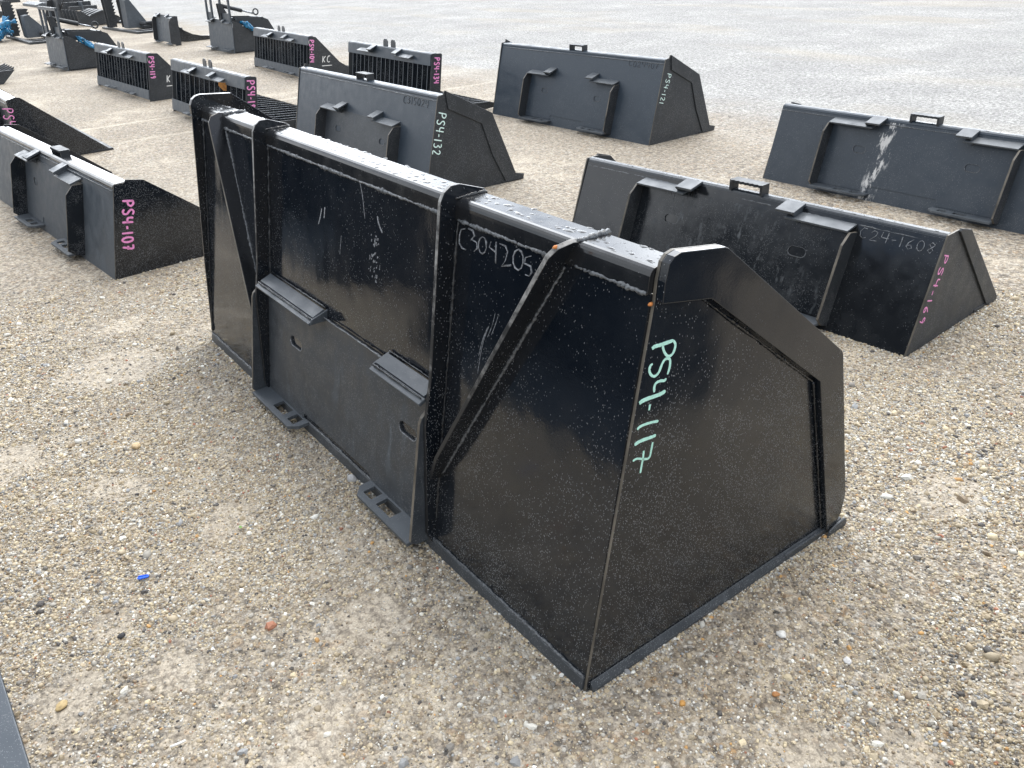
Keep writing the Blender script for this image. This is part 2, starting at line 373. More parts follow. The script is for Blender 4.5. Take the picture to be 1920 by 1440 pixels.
# ---------------------------------------------------------------- plain loader bucket
def loader_bucket(label, loc, rz, W, H, t, D, prof, band, xq, mats, group='loader buckets laid out in rows', step=None, lot=None, welded=None, beamw=.05, ndrop=0, name='loader_bucket', lowmat=None):
    Mb, Ms, Mq, Mt = mats
    root = thing(name, label, 'loader bucket', (loc[0], loc[1], 0), rz, group)
    B, Vv, Nn, c = frame(t, H); vt = H/c
    m = MB(); m.plate([(-W+.008, 0), (-.008, 0), (-.008, vt-.012), (-W+.008, vt-.012)], B(0, 0, -.008), (1, 0, 0), Vv, .008, ei=0)
    m.build('back_sheet', Mb, root)
    m = MB(); m.box(-W+.008, -.008, .008, D-.06, .002, .010); m.build('floor_sheet', PSATS, root)
    m = MB(); m.box(-W-.004, .004, D-.17, D+.02, -.001+.0005, .018)
    m.build('cutting_edge', PSATS, root, bevel=.003)
    for x in (-W, -.008):
        m = MB(); m.prismx(prof, x, x+.008, ei=1); m.build('side_plate', [Ms, EDGE], root, bevel=.0008)
    if band:
        for x in (-W-.010, 0):
            m = MB(); m.prismx(band, x, x+.010); m.build('wear_band', Ms, root, bevel=.0015)
    y0 = t; bw = beamw; tz = H
    sec = [(y0-.006, tz-.030), (y0-.006, tz-.016), (y0-.001, tz-.006), (y0+.010, tz), (y0+bw, tz+.001), (y0+bw+.006, tz-.008), (y0+bw+.006, tz-.05)]
    m = MB(); m.prismx(sec, -W+.009, -.009); m.build('top_beam', Mt, root, bevel=.001, smooth=False)
    m = MB(); m.weld((-W+.01, t-.010, H-.034), (-.01, t-.010, H-.034), .0030, .02); m.build('weld_bead', WELD, root, smooth=True)
    mount(root, B, Vv, Nn, xq-.5715, xq+.5715, Mq, Ms, vtop=min(.43, vt-.03))
    if step: step_bracket(root, step, y0+bw*.55, tz, mat=Ms)
    if lot: lot_mark(root, *lot)
    if welded: raised_mark(root, *welded)
    if ndrop: drops_on(root, -W+.02, -.02, y0+.012, y0+bw, tz+.0005, ndrop)
    return root

# ================================================================ SETTING: ground
PATCH = [(-1.62, .20, .07), (-1.45, .62, .11), (-3.4, .55, .22), (-.52, 1.10, .09), (-.25, 1.72, .13), (-1.15, .31, .10), (-2.5, .30, .10), (-.45, 1.02, .05), (-.36, 1.25, .10), (-1.25, .42, .09), (-3.6, 1.3, .25), (-1.85, .12, .07), (-.75, 2.2, .14), (-.9, .50, .08), (-.65, .78, .09), (-2.9, .05, .16), (-.55, 2.7, .2), (-4.4, 2.0, .3), (-2.1, .52, .10), (-.35, 2.05, .12), (-1.7, -.02, .1)]
def ground_mat():
    a = N('gravel_ground'); g = a.n('ShaderNodeNewGeometry').outputs['Position']
    v = a.vor(g, 95); v2 = a.vor(g, 42); v3 = a.vor(g, 14)
    c1 = a.n('ShaderNodeSeparateColor', {0: v.outputs['Color']}); c2 = a.n('ShaderNodeSeparateColor', {0: v2.outputs['Color']})
    def ramp(fac, stops):
        r_ = a.n('ShaderNodeValToRGB', {0: fac}); cr_ = r_.color_ramp; cr_.interpolation = 'CONSTANT'
        while len(cr_.elements) < len(stops): cr_.elements.new(.5)
        for e, (p, col) in zip(cr_.elements, stops): e.position = p; e.color = (*col, 1)
        return r_.outputs[0]
    st = [(0, (.05, .05, .05)), (.07, (.20, .155, .11)), (.22, (.35, .285, .20)), (.42, (.47, .39, .285)), (.62, (.34, .30, .25)), (.74, (.55, .475, .36)), (.88, (.63, .59, .52)), (.965, (.42, .25, .10))]
    sg = [(0, (.10, .10, .10)), (.12, (.26, .26, .255)), (.32, (.38, .38, .37)), (.6, (.46, .455, .445)), (.85, (.58, .575, .56))]
    brown = a.mix(.42, ramp(c1.outputs[0], st), ramp(c2.outputs[1], st)); grey = a.mix(.5, ramp(c1.outputs[0], sg), ramp(c2.outputs[1], sg))
    # dark gaps between the stones
    gap = a.rng(a.vor(g, 95, 'DISTANCE_TO_EDGE').outputs['Distance'], .0, .12); gap2 = a.rng(a.vor(g, 42, 'DISTANCE_TO_EDGE').outputs['Distance'], .0, .09)
    gp = a.math('MULTIPLY', a.rng(gap, 0, 1, .55, 1), a.rng(gap2, 0, 1, .62, 1))
    n1 = a.noise(g, .9, 5, .6); n2 = a.noise(g, 3.6, 5, .62); n3 = a.noise(g, .17, 3); n9 = a.noise(g, 9., 4, .7)
    sand = a.rng(a.math('ADD', a.math('MULTIPLY', n1, .5), a.math('MULTIPLY', n2, .5)), .53, .64)
    vx = a.n('ShaderNodeTexNoise', {'Vector': g, 'Scale': 9., 'Detail': 4, 'Roughness': .6}).outputs['Color']
    vx = a.n('ShaderNodeVectorMath', {0: vx, 1: (.5, .5, .5)}, operation='SUBTRACT').outputs[0]
    vx = a.n('ShaderNodeVectorMath', {0: vx, 'Scale': .22}, operation='SCALE').outputs[0]
    gw = a.n('ShaderNodeVectorMath', {0: g, 1: vx}, operation='ADD').outputs[0]
    for px_, py_, pr_ in PATCH:
        dd = a.n('ShaderNodeVectorMath', {0: gw, 1: (px_, py_, 0)}, operation='DISTANCE').outputs['Value']
        sand = a.math('MAXIMUM', sand, a.rng(dd, pr_*1.25, pr_*.55, 0, 1))
    fines = a.mix(a.rng(a.noise(g, 260, 2), .35, .65), (.42, .355, .265), (.60, .52, .405))
    brown = a.mix(a.math('MULTIPLY', sand, .8), brown, fines)
    sep = a.n('ShaderNodeSeparateXYZ', {0: g}); X, Y = sep.outputs[0], sep.outputs[1]
    line = a.math('ADD', a.math('SUBTRACT', Y, a.math('MULTIPLY', X, -.055)), a.math('MULTIPLY', a.math('SUBTRACT', n1, .5), 2.4))
    line = a.math('ADD', line, a.math('MULTIPLY', a.math('SUBTRACT', a.noise(g, 6, 3), .5), .7))
    side = a.rng(line, 5.35, 6.65)
    # patches of tan fines lying on the pale limestone and pale dust on the tan gravel
    tanp = a.math('MULTIPLY', a.rng(a.noise(a.scale(g, (.35, 1, 1)), .55, 4, .55), .52, .64), .7)
    grey = a.mix(tanp, grey, (.43, .385, .31))
    brown = a.mix(a.rng(n3, .45, .7, 0, .35), brown, (.50, .44, .35))
    g20 = a.scale(g, (1, 1, 1)); s1 = a.noise(g20, 30, 3, .7); s2 = a.noise(g20, 75, 2, .6)  # speckle; its dark spots stand in for stone shadows lost with distance
    grey = a.mix(a.rng(s1, .50, .38, 0, .6), grey, (.18, .175, .165)); grey = a.mix(a.rng(s2, .48, .38, 0, .7), grey, (.15, .145, .14)); grey = a.mix(a.rng(s1, .56, .66, 0, .6), grey, (.66, .645, .615))
    brown = a.mix(a.rng(s1, .48, .38, 0, .5), brown, (.13, .105, .08)); brown = a.mix(a.rng(s2, .46, .38, 0, .5), brown, (.11, .09, .07)); brown = a.mix(a.rng(s1, .54, .66, 0, .5), brown, (.60, .52, .40))
    col = a.mix(side, brown, grey)
    br = a.mix(a.rng(n1, .3, .7), (.80, .80, .80), (1.06, 1.06, 1.04)); mm = a.t.nodes.new('ShaderNodeMix'); mm.data_type = 'RGBA'; mm.blend_type = 'MULTIPLY'; mm.inputs[0].default_value = 1
    a.t.links.new(col, mm.inputs[6]); a.t.links.new(br, mm.inputs[7]); col = mm.outputs[2]
    hs = a.n('ShaderNodeHueSaturation', {'Color': col, 'Saturation': .86}); col = hs.outputs[0]
    col = a.mix(gp, a.mix(.62, col, (.05, .04, .03)), col)
    dk = a.rng(n9, .34, .22, 0, .5); col = a.mix(dk, col, (.10, .085, .07))
    # faint pale tyre tracks running across the rows
    trk = a.math('ABSOLUTE', a.math('SUBTRACT', a.math('ADD', X, a.math('MULTIPLY', a.math('SUBTRACT', n1, .5), .25)), -9.15)); t1 = a.rng(trk, .07, .0, 0, .5)
    trk2 = a.math('ABSOLUTE', a.math('SUBTRACT', a.math('ADD', X, a.math('MULTIPLY', a.math('SUBTRACT', n1, .5), .25)), -8.2)); t1 = a.math('MAXIMUM', t1, a.rng(trk2, .07, 0, 0, .35))
    col = a.mix(a.math('MULTIPLY', t1, a.math('SUBTRACT', 1.0, side)), col, (.60, .53, .43))
    a.set('Base Color', col); a.set('Roughness', .85)
    h = a.math('ADD', a.math('MULTIPLY', a.rng(v.outputs['Distance'], 0, .7, 1, 0), .5), a.math('MULTIPLY', a.rng(v2.outputs['Distance'], 0, .7, 1, 0), .9))
    h = a.math('ADD', h, a.math('MULTIPLY', n9, 1.6)); h = a.math('MULTIPLY', h, a.rng(sand, 0, 1, 1, .35))
    a.bump(h, .9, .010)
    return a.m
def noise2(x, y, s, seed):
    """smooth value noise for scattering"""
    r_ = np.random.default_rng(seed); T = r_.random((256, 256)); x = x*s; y = y*s
    xi = np.floor(x).astype(int); yi = np.floor(y).astype(int); fx = x-xi; fy = y-yi; fx = fx*fx*(3-2*fx); fy = fy*fy*(3-2*fy)
    g_ = lambda i, j: T[i % 256, j % 256]
    return (g_(xi, yi)*(1-fx)+g_(xi+1, yi)*fx)*(1-fy)+(g_(xi, yi+1)*(1-fx)+g_(xi+1, yi+1)*fx)*fy
gm = MB(); gm.add([(-220, -60, 0), (60, -60, 0), (60, 220, 0), (-220, 220, 0)], [[0, 1, 2, 3]])
ground = gm.build('ground', ground_mat()); ground['kind'] = 'structure'

# loose stones of the near ground: one countless mass
def pebbles():
    Xc = []; 
    def cand(n, x0, x1, y0, y1): return rng.uniform(x0, x1, n), rng.uniform(y0, y1, n)
    N_ = 1150000
    x, y = cand(N_, -4.9, .45, -.75, 3.9)
    dx, dy = x, y; d = np.hypot(dx, dy)
    # keep what the camera (with a margin for a side step) can see
    c_, s_ = math.cos(YAW), math.sin(YAW); fw = dx*c_+dy*s_; lt = np.abs(-dx*s_+dy*c_)
    ok = (fw > .75) & (lt < fw*.80+.38) & (d < 4.7)
    dens = np.clip((4.9-d)/2.1, .0, 1)
    nz = .5*noise2(x, y, .9, 3)+.3*noise2(x, y, 3.1, 4)+.2*noise2(x, y, 8, 5)
    dens *= np.where(nz > .60, .35, np.where(nz > .54, .65, 1.0))
    wx = x+.10*(noise2(x, y, 9, 11)-.5); wy = y+.10*(noise2(x, y, 9, 12)-.5)
    for px_, py_, pr_ in PATCH: dens *= np.where(np.hypot(wx-px_, wy-py_) < pr_*.9, .22, 1)
    ok &= rng.random(N_) < dens
    # not under the big bucket
    th = -.031; lx = (x+.929)*math.cos(th)+(y-.882)*math.sin(th); ly = -(x+.929)*math.sin(th)+(y-.882)*math.cos(th)
    ok &= ~((lx > -2.46) & (lx < -.02) & (ly > .03) & (ly < .93))
    x, y = x[ok], y[ok]
    for ox, oy, tt, W_, D_ in ((-.929, .882, -.031, 2.461, .93), (-1.287, 2.927, .031, 1.9, .76)):
        k1 = 4200; u = rng.uniform(-W_-.02, .02, k1); v = rng.normal(-.002, .008, k1); u2 = rng.normal(.018, .007, k1//2); v2 = rng.uniform(-.01, D_, k1//2)
        u = np.concatenate([u, u2]); v = np.concatenate([v, v2])
        x = np.concatenate([x, ox+u*math.cos(tt)-v*math.sin(tt)]); y = np.concatenate([y, oy+u*math.sin(tt)+v*math.cos(tt)])
    d = np.hypot(x, y); n = len(x)
    cap = 290000
    if n > cap: sel = rng.permutation(n)[:cap]; x, y, d = x[sel], y[sel], d[sel]; n = cap
    t = (1+5**.5)/2
    ico = np.array([(-1, t, 0), (1, t, 0), (-1, -t, 0), (1, -t, 0), (0, -1, t), (0, 1, t), (0, -1, -t), (0, 1, -t), (t, 0, -1), (t, 0, 1), (-t, 0, -1), (-t, 0, 1)])/math.sqrt(1+t*t)
    F = np.array([(0, 11, 5), (0, 5, 1), (0, 1, 7), (0, 7, 10), (0, 10, 11), (1, 5, 9), (5, 11, 4), (11, 10, 2), (10, 7, 6), (7, 1, 8), (3, 9, 4), (3, 4, 2), (3, 2, 6), (3, 6, 8), (3, 8, 9), (4, 9, 5), (2, 4, 11), (6, 2, 10), (8, 6, 7), (9, 8, 1)])
    sz = np.exp(rng.normal(math.log(.0024), .44, n)); big = rng.random(n) < .009; sz = np.where(big, sz*2.3, sz); sz = np.clip(sz, .0016, .015)
    sz *= .78+.55*noise2(x, y, 1.3, 21)
    sz *= np.where(d > 3, 1+.12*(d-3), 1)
    asp = rng.uniform(.62, 1, (n, 1)); flat = rng.uniform(.5, .8, (n, 1))
    a = rng.uniform(0, 6.283, n); b = rng.normal(0, .35, n)
    V = ico[None]*(1+rng.normal(0, .17, (n, 12, 1)))
    V = V*np.concatenate([np.ones((n, 1)), asp, flat], 1)[:, None, :]*sz[:, None, None]*1.12
    cb, sb = np.cos(b)[:, None], np.sin(b)[:, None]; X1 = V[..., 0]*cb+V[..., 2]*sb; Z1 = -V[..., 0]*sb+V[..., 2]*cb; Y1 = V[..., 1]
    ca, sa = np.cos(a)[:, None], np.sin(a)[:, None]
    P = np.stack([X1*ca-Y1*sa+x[:, None], X1*sa+Y1*ca+y[:, None], Z1+(sz*rng.uniform(-.05, .30, n))[:, None]], -1).reshape(-1, 3)
    me = bpy.data.meshes.new('gravel'); me.vertices.add(len(P)); me.vertices.foreach_set('co', P.astype(np.float32).ravel())
    fs = (F[None]+(np.arange(n)*12)[:, None, None]).reshape(-1)
    me.loops.add(len(fs)); me.loops.foreach_set('vertex_index', fs.astype(np.int32))
    k = len(fs)//3; me.polygons.add(k); me.polygons.foreach_set('loop_start', (np.arange(k)*3).astype(np.int32))
    me.polygons.foreach_set('use_smooth', (rng.random(n) < .35).repeat(20)); me.update()
    pal = np.array([(.045, .045, .05), (.16, .15, .14), (.22, .165, .11), (.33, .265, .18), (.42, .35, .25), (.50, .42, .29), (.36, .34, .31), (.55, .53, .49), (.70, .69, .66), (.47, .26, .09), (.30, .12, .07), (.26, .27, .29)])
    pr = np.array([.050, .06, .10, .17, .19, .13, .13, .10, .045, .008, .006, .05]); ci = rng.choice(len(pal), n, p=pr/pr.sum())
    c = pal[ci]*rng.uniform(.95, 1.5, (n, 1))*np.array([.985, 1.0, .975])
    c = np.concatenate([np.clip(c, 0, 1), np.ones((n, 1))], 1).repeat(12, 0)
    at = me.color_attributes.new('stone', 'FLOAT_COLOR', 'POINT'); at.data.foreach_set('color', c.astype(np.float32).ravel())
    q = N('loose_stone'); cn = q.n('ShaderNodeAttribute', attribute_name='stone').outputs['Color']
    g_ = q.n('ShaderNodeNewGeometry').outputs['Position']; nn = q.noise(g_, 420, 3, .6)
    q.set('Base Color', q.mix(q.rng(nn, .3, .7, 0, .35), cn, (.24, .20, .155))); q.set('Roughness', .68); q.bump(nn, .5, .0012)
    me.materials.append(q.m)
    o = bpy.data.objects.new('gravel', me); COL.objects.link(o); o['kind'] = 'stuff'
    tag(o, 'tan grey and white gravel stones covering the near ground', 'gravel')
pebbles()

# ================================================================ the big bucket in the foreground
MW, MH = 2.461, .92
main = thing('loader_bucket', 'large high-backed glossy black bucket in the foreground marked PS4-117 in mint', 'loader bucket', (-.929, .882, 0), -.031, 'loader buckets laid out in rows')
B, VV, NN, cc = frame(.1765*.92, .92)
m = MB(); m.plate([(-MW+.008, .03), (-.008, .03), (-.008, .93), (-MW+.008, .93)], B(0, 0, -.008), (1, 0, 0), VV, .008); m.build('back_sheet', PGLOSS, main)
m = MB(); m.prismx([(-.006, .002), (.004, .002), (.016, .03), (.006, .036), (.0, .034)], -MW+.009, -.009); m.build('heel_strip', PMOUNT, main, bevel=.001)
m = MB(); m.weld(B(-MW+.01, .037, .002), B(-.01, .037, .002), .0035, .012); m.build('weld_bead', WELD, main, smooth=True)
m = MB(); m.box(-MW+.008, -.008, .016, .80, .002, .012); m.build('floor_sheet', PSIDE, main)
m = MB(); m.box(-MW-.012, .0125, .70, .955, .0005, .022); m.build('cutting_edge', PMOUNT, main, bevel=.004)
side = [(0, 0), (.166, .904), (.170, .945), (.178, .978), (.190, .989), (.208, .993), (.330, .973), (.340, .968), (.796, .602), (.803, .590), (.930, .14), (.936, .115), (.930, .060), (.868, .002)]
fside = [(0, 0), (.038, .331), (.068, .555), (.121, .94), (.124, .975), (.134, .995), (.150, 1.006), (.170, 1.010), (.290, 1.0), (.796, .602), (.803, .590), (.936, .115), (.930, .060), (.868, .002)]
band = [(.1665, .9045), (.170, .945), (.178, .978), (.190, .989), (.208, .993), (.330, .973), (.340, .968), (.796, .602), (.803, .590), (.930, .14), (.936, .115), (.932, .055), (.912, .020), (.874, .020), (.722, .545), (.301, .877)]
m = MB(); m.prismx(side, -.008, 0, ei=1); m.build('side_plate', [PSIDE, EDGE], main, bevel=.001)
m = MB(); m.prismx(fside, -MW, -MW+.008, ei=0); m.build('side_plate', [PGLOSS, EDGE], main, bevel=.001)
m = MB(); m.prismx(band, .0003, .019); m.build('wear_band', PSIDE, main, bevel=.0015)
m = MB(); m.prismx([(.874, .0012), (.956, .0012), (.960, .018), (.948, .032), (.905, .028), (.878, .018)], .0193, .027); m.build('corner_foot', PMOUNT, main, bevel=.004)
fband = [(.121, .94), (.124, .975), (.134, .995), (.150, 1.006), (.170, 1.010), (.290, 1.0), (.796, .602), (.936, .115), (.932, .055), (.912, .02), (.874, .020), (.722, .545), (.301, .877)]
m = MB(); m.prismx(fband, -MW-.015, -MW-.0003); m.build('wear_band', PSIDE, main, bevel=.002)
# bottom skid roll along the side panel
m = MB(); m.plate([(.0004, .001), (.013, .001), (.012, .010), (.003, .027), (.0004, .027)], (0, .868, 0), (1, 0, 0), (0, 0, 1), .855); m.build('heel_flange', PMOUNT, main, bevel=.003)
for a_, b_ in (((.0, .301, .877), (.0, .722, .545)), ((.0, .722, .545), (.0, .872, .03))):
    m = MB(); q = Vector((.004, -.006, -.004)); m.weld(Vector(a_)+q, Vector(b_)+q, .0030, .005); m.build('weld_bead', PSIDE, main, smooth=True)
sec = [(.1545, .917), (.1580, .944), (.1592, .951), (.1615, .957), (.1650, .9615), (.1700, .9648), (.176, .966), (.238, .966), (.247, .960), (.250, .950), (.250, .917)]
m = MB(); m.prismx(sec, -MW+.009, -.009)
bo = m.build('top_beam', PBAR, main, bevel=.0008)
for a_, b_ in ((-MW+.02, -1.81), (-1.79, -.665), (-.63, -.24), (-.21, -.012)):
    m = MB(); m.weld(B(a_, .931, .006), B(b_, .931, .006), .0048, .006); m.build('weld_bead', WELD, main, smooth=True)
drops_on(main, -MW+.02, -.015, .177, .243, .9661, 640, rmin=.0014, rmax=.0075, avoid=(-1.8, -.645, -.22, -2.24))
# ribs
rib = [(.0, .02), (-.012, .06), (.018, .40), (.045, .519), (.085, .767), (.113, .94), (.118, .966), (.130, .986), (.150, .998), (.175, .998), (.244, .972), (.250, .962), (.246, .955), (.15, .90), (.150, .80)]
rib = [(.0, .02), (-.014, .06), (.016, .40), (.045, .519), (.085, .767), (.113, .94), (.118, .966), (.130, .986), (.150, .998), (.175, .998), (.244, .974), (.252, .964), (.252, .955), (.170, .955), (.158, .88), (.008, .02)]
for x in (-1.809, -.652):
    m = MB(); m.prismx(rib, x, x+.012, ei=1); m.build('stiffener_rib', [PGLOSS, BRIGHT_EDGE], main, bevel=.0015)
for x, sd_ in ((-1.797, 1), (-.640, 1)):
    m = MB(); m.weld(B(x+.003, .10, .001), B(x+.003, .928, .001), .0042, .009)
    m.weld((x+.002, .16, .967), (x+.002, .246, .967), .0055, .006); m.build('weld_bead', WELDD, main, smooth=True)
m = MB(); m.weld(B(-MW+.012, .05, .002), B(-MW+.012, .93, .002), .004, .009); m.build('weld_bead', WELDD, main, smooth=True)
# diagonal braces
for s_, xb, xt in ((1, -.640, -.232), (-1, -1.809, -2.220)):
    P0 = B(xb, .235, 0); P1 = B(xt, .955, 0); d = (P1-P0); L = d.length; d.normalize()
    prof = [(0, -.001), (0, .03), (.10, .050), (L-.06, .060), (L-.01, .060), (L+.014, .048), (L+.030, .016), (L+.030, -.060), (L+.012, -.092), (L-.004, -.092), (L-.008, -.012), (L-.06, -.001)]
    m = MB(); m.plate(prof, P0-(d.cross(NN)).normalized()*.006, d, NN, .012, ei=1)
    m.build('diagonal_brace', [PGLOSS if s_ > 0 else PBAR, BRIGHT_EDGE if s_ > 0 else EDGE], main, bevel=.0015)
    q = (NN.cross(d)).normalized()*.008*(-1 if s_ > 0 else 1)
    e = Vector((.009, 0, 0))
    m = MB(); m.weld(P0+e+d*.02+NN*.002, P0+e+d*(L-.04)+NN*.002, .0038, .007)
    m.weld(Vector((xt+.018, .165, .967)), Vector((xt+.022, .246, .967)), .007, .006); m.build('weld_bead', WELD, main, smooth=True)
# mounting plate, hooks and tabs
xa, xb = -1.797, -.652
pp = [(xa, .04), (xa+.30, .04), (xa+.31, .06), (xb-.36, .06), (xb-.35, .04), (xb, .04), (xb, .462), (xa, .462)]
m = MB(); m.plate(pp, B(0, 0, .0002), (1, 0, 0), VV, .0063, [slot(-1.555, .30, .095, .036), slot(-.80, .30, .095, .036)]); 
for cx_ in (-1.555, -.80):
    L_ = slot(cx_, .30, .095, .036); L_ = [q for q in L_ if q[1] < .303 and q[0] > cx_-.05]
    m.tube([B(q[0], q[1], .0068) for q in sorted(L_)], .0017, 5, mi=1)
m.build('mounting_plate', [PMOUNT, SCR], main)
m = MB(); m.weld(B(xa+.36, .466, .012), B(-.93, .466, .012), .004, .02); m.build('weld_bead', WELD, main, smooth=True)
sp = [(-.0, .030), (.050, .022), (.068, .035), (.062, .395), (.058, .410), (.045, .425), (.0, .43)]
for x in (-1.8215, -.6655):
    m = MB(); m.plate(sp, B(x+.0119, 0, 0), NN, VV, .0117, ei=1)
    m.build('mount_side_plate', [PMOUNT, EDGE], main, bevel=.0012)
for x0_, x1_ in ((-1.768, -1.335), (-.925, -.6665)):
    a_, b_ = B(0, .492, .010), B(0, .468, .048)
    m = MB(); m.plate([(x0_, 0), (x1_, 0), (x1_, 1), (x0_, 1)], a_, (1, 0, 0), b_-a_, .010)
    a_, b_ = B(0, .464, .047), B(0, .450, .066)
    m.plate([(x0_-.004, 0), (x1_+.006, 0), (x1_+.006, 1), (x0_-.004, 1)], a_, (1, 0, 0), b_-a_, .010)
    xe = x1_ if x0_ < -1.5 else x0_-.008
    m.plate([(.0, .455), (.06, .445), (.055, .462), (.0, .492)], B(xe+.008, 0, 0), NN, VV, .008)
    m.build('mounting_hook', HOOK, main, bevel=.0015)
    m = MB(); m.weld(B(x0_, .464, .056), B(x1_, .464, .056), .003, .01); m.weld(B(x0_, .497, .006), B(x1_, .497, .006), .003, .01)
    m.build('weld_bead', PGLOSS, main, smooth=True)
for x0_, x1_, hs, c_ in ((-1.81, -1.455, [(-1.66, -1.57), (-1.535, -1.485)], 1), (-1.00, -.668, [(-.965, -.915), (-.885, -.80)], -1)):
    a_, b_ = B(0, .040, .004), B(0, .024, .072); d = (b_-a_).normalized(); ln = (b_-a_).length
    op = [(x0_, 0), (x1_, 0), (x1_, ln*.55), (x1_-.03, ln), (x0_, ln)] if c_ > 0 else [(x0_, 0), (x1_, 0), (x1_, ln), (x0_+.035, ln), (x0_, ln*.6)]
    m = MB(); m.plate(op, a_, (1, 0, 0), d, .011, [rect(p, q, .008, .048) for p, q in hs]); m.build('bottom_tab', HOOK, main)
# rust spots, scuffs and numbers
for p in ((-.003, .158, .900), (-.219, .113, .965)):
    m = MB(); m.tube([Vector(p)-Vector((0, .006, 0)), Vector(p), Vector(p)+Vector((0, .004, .002))], [.002, .0042, .002], 8)
    m.build('rust_spot', RUST, main, smooth=True)
SIDE = [(.0075,[(0.163, 0.809), (0.17, 0.812), (0.182, 0.81), (0.195, 0.809), (0.221, 0.808)]),
(.0056,[(0.221, 0.808), (0.228, 0.798), (0.227, 0.789), (0.222, 0.779), (0.212, 0.776), (0.203, 0.782), (0.195, 0.795), (0.192, 0.806)]),
(.0056,[(0.167, 0.776), (0.16, 0.774), (0.158, 0.764), (0.164, 0.752), (0.175, 0.745), (0.186, 0.751), (0.192, 0.766), (0.2, 0.775), (0.211, 0.773), (0.216, 0.767), (0.215, 0.751), (0.21, 0.738)]),
(.0056,[(0.206, 0.731), (0.204, 0.726), (0.191, 0.731), (0.179, 0.731), (0.174, 0.724), (0.175, 0.711)]),
(.0085,[(0.207, 0.702), (0.19, 0.7), (0.163, 0.703), (0.144, 0.704), (0.135, 0.701)]),
(.0046,[(0.165, 0.688), (0.163, 0.675)]),
(.0056,[(0.191, 0.639), (0.173, 0.644), (0.15, 0.647), (0.138, 0.647), (0.132, 0.643)]),
(.0075,[(0.186, 0.608), (0.169, 0.609), (0.142, 0.613), (0.126, 0.61)]),
(.0050,[(0.178, 0.595), (0.175, 0.579), (0.171, 0.558), (0.154, 0.564), (0.134, 0.575), (0.123, 0.573)]),
(.0050,[(0.153, 0.585), (0.152, 0.566), (0.149, 0.553), (0.146, 0.534)])]
m = MB()
for w, pts in SIDE: m.ribbon([(0, y, z) for y, z in pts], w, (1, 0, 0))
m.build('lot_number', MINT, main)
CN = [[(-0.607, 0.901), (-0.622, 0.896), (-0.627, 0.883), (-0.626, 0.863), (-0.612, 0.854), (-0.597, 0.854)],
[(-0.592, 0.905), (-0.574, 0.904), (-0.566, 0.894), (-0.577, 0.883), (-0.556, 0.881), (-0.551, 0.869), (-0.564, 0.858)],
[(-0.536, 0.899), (-0.526, 0.898), (-0.519, 0.89), (-0.517, 0.878), (-0.521, 0.867), (-0.53, 0.861), (-0.539, 0.862), (-0.547, 0.871), (-0.548, 0.883), (-0.544, 0.893), (-0.536, 0.899)],
[(-0.501, 0.896), (-0.506, 0.882), (-0.479, 0.877)], [(-0.482, 0.9), (-0.477, 0.853)],
[(-0.469, 0.899), (-0.447, 0.899), (-0.437, 0.889), (-0.442, 0.868), (-0.453, 0.853), (-0.42, 0.863)],
[(-0.401, 0.903), (-0.39, 0.901), (-0.382, 0.892), (-0.38, 0.879), (-0.384, 0.866), (-0.394, 0.859), (-0.405, 0.861), (-0.414, 0.87), (-0.416, 0.884), (-0.411, 0.896), (-0.401, 0.903)],
[(-0.355, 0.9), (-0.373, 0.892), (-0.375, 0.879), (-0.353, 0.878), (-0.347, 0.867), (-0.355, 0.856), (-0.368, 0.856)]]
m = MB()
for pts in CN: m.tube([B(x, z/cc, .0006) for x, z in pts], [.0018*random.uniform(.4, 1.5) for _ in pts], 6)
m.build('welded_number', SCR, main, smooth=True)
SCRL = [(.0028, [(-1.137, 0.917), (-1.119, 0.885), (-1.107, 0.847), (-1.099, 0.819)]), (.0013, [(-0.461, 0.742), (-0.468, 0.709), (-0.482, 0.676)]), (.0013, [(-0.448, 0.743), (-0.456, 0.716), (-0.468, 0.686)]),
(.0016, [(-0.48, 0.705), (-0.496, 0.667), (-0.503, 0.631), (-0.508, 0.575)]), (.0016, [(-0.485, 0.700), (-0.502, 0.660), (-0.510, 0.62)]), (.005, [(-1.377, 0.791), (-1.388, 0.76), (-1.400, 0.738)]), (.006, [(-1.355, 0.799), (-1.361, 0.764)]), (.006, [(-1.029, 0.841), (-1.018, 0.82), (-0.997, 0.802)]),
(.0014, [(-1.243, 0.739), (-1.250, 0.68)])]
for w, pts in SCRL: m = MB(); m.ribbon([B(x, z/cc, .0002) for x, z in pts], w, NN, off=.0003, taper=.15); m.build('scratch', SCR, main)
m = MB()
for _ in range(46):
    x = -1.04+random.gauss(0, .014); z = random.uniform(.655, .785); e = random.uniform(.003, .008)
    m.ribbon([B(x, z/cc, .0002), B(x+.002, (z+e)/cc, .0002)], random.uniform(.002, .006), NN, off=.0003)
m.build('scuff_patch', SCR, main)

# ================================================================ smaller buckets
def taper_dir(t, H): return Vector((0, -t, -H)).normalized()
P6 = [(0, 0), (.150, .628), (.190, .634), (.203, .655), (.544, .475), (.700, .10), (.715, .042), (.785, .030), (.785, .0)]
B6 = [(.203, .655), (.212, .545), (.459, .42), (.532, .204), (.634, .004), (.780, .004), (.785, .036), (.716, .052), (.544, .475)]
b121 = loader_bucket('black bucket marked PS4-121 in white, furthest back, beside the pale grey gravel', (-4.506, 4.953), -.013, 2.085, .627, .16, .76, P6, B6, -1.019, (PBLUE, PSATS, PBLUE, PBLUE),
    step=-1.04, lot=('PS4-121', (0, .176, .522), (0, -.38, -1), .23, .048, (0, 1, -.22), (1, 0, 0), .0052, PALEMINT), beamw=.045)
Bf, Vf, Nf, cf = frame(.16, .627)
raised_mark(b121, 'C024407', Bf(-.39, .570, .0005), (.058, 0, 0), Vf*.042, .0020, PSIDE)
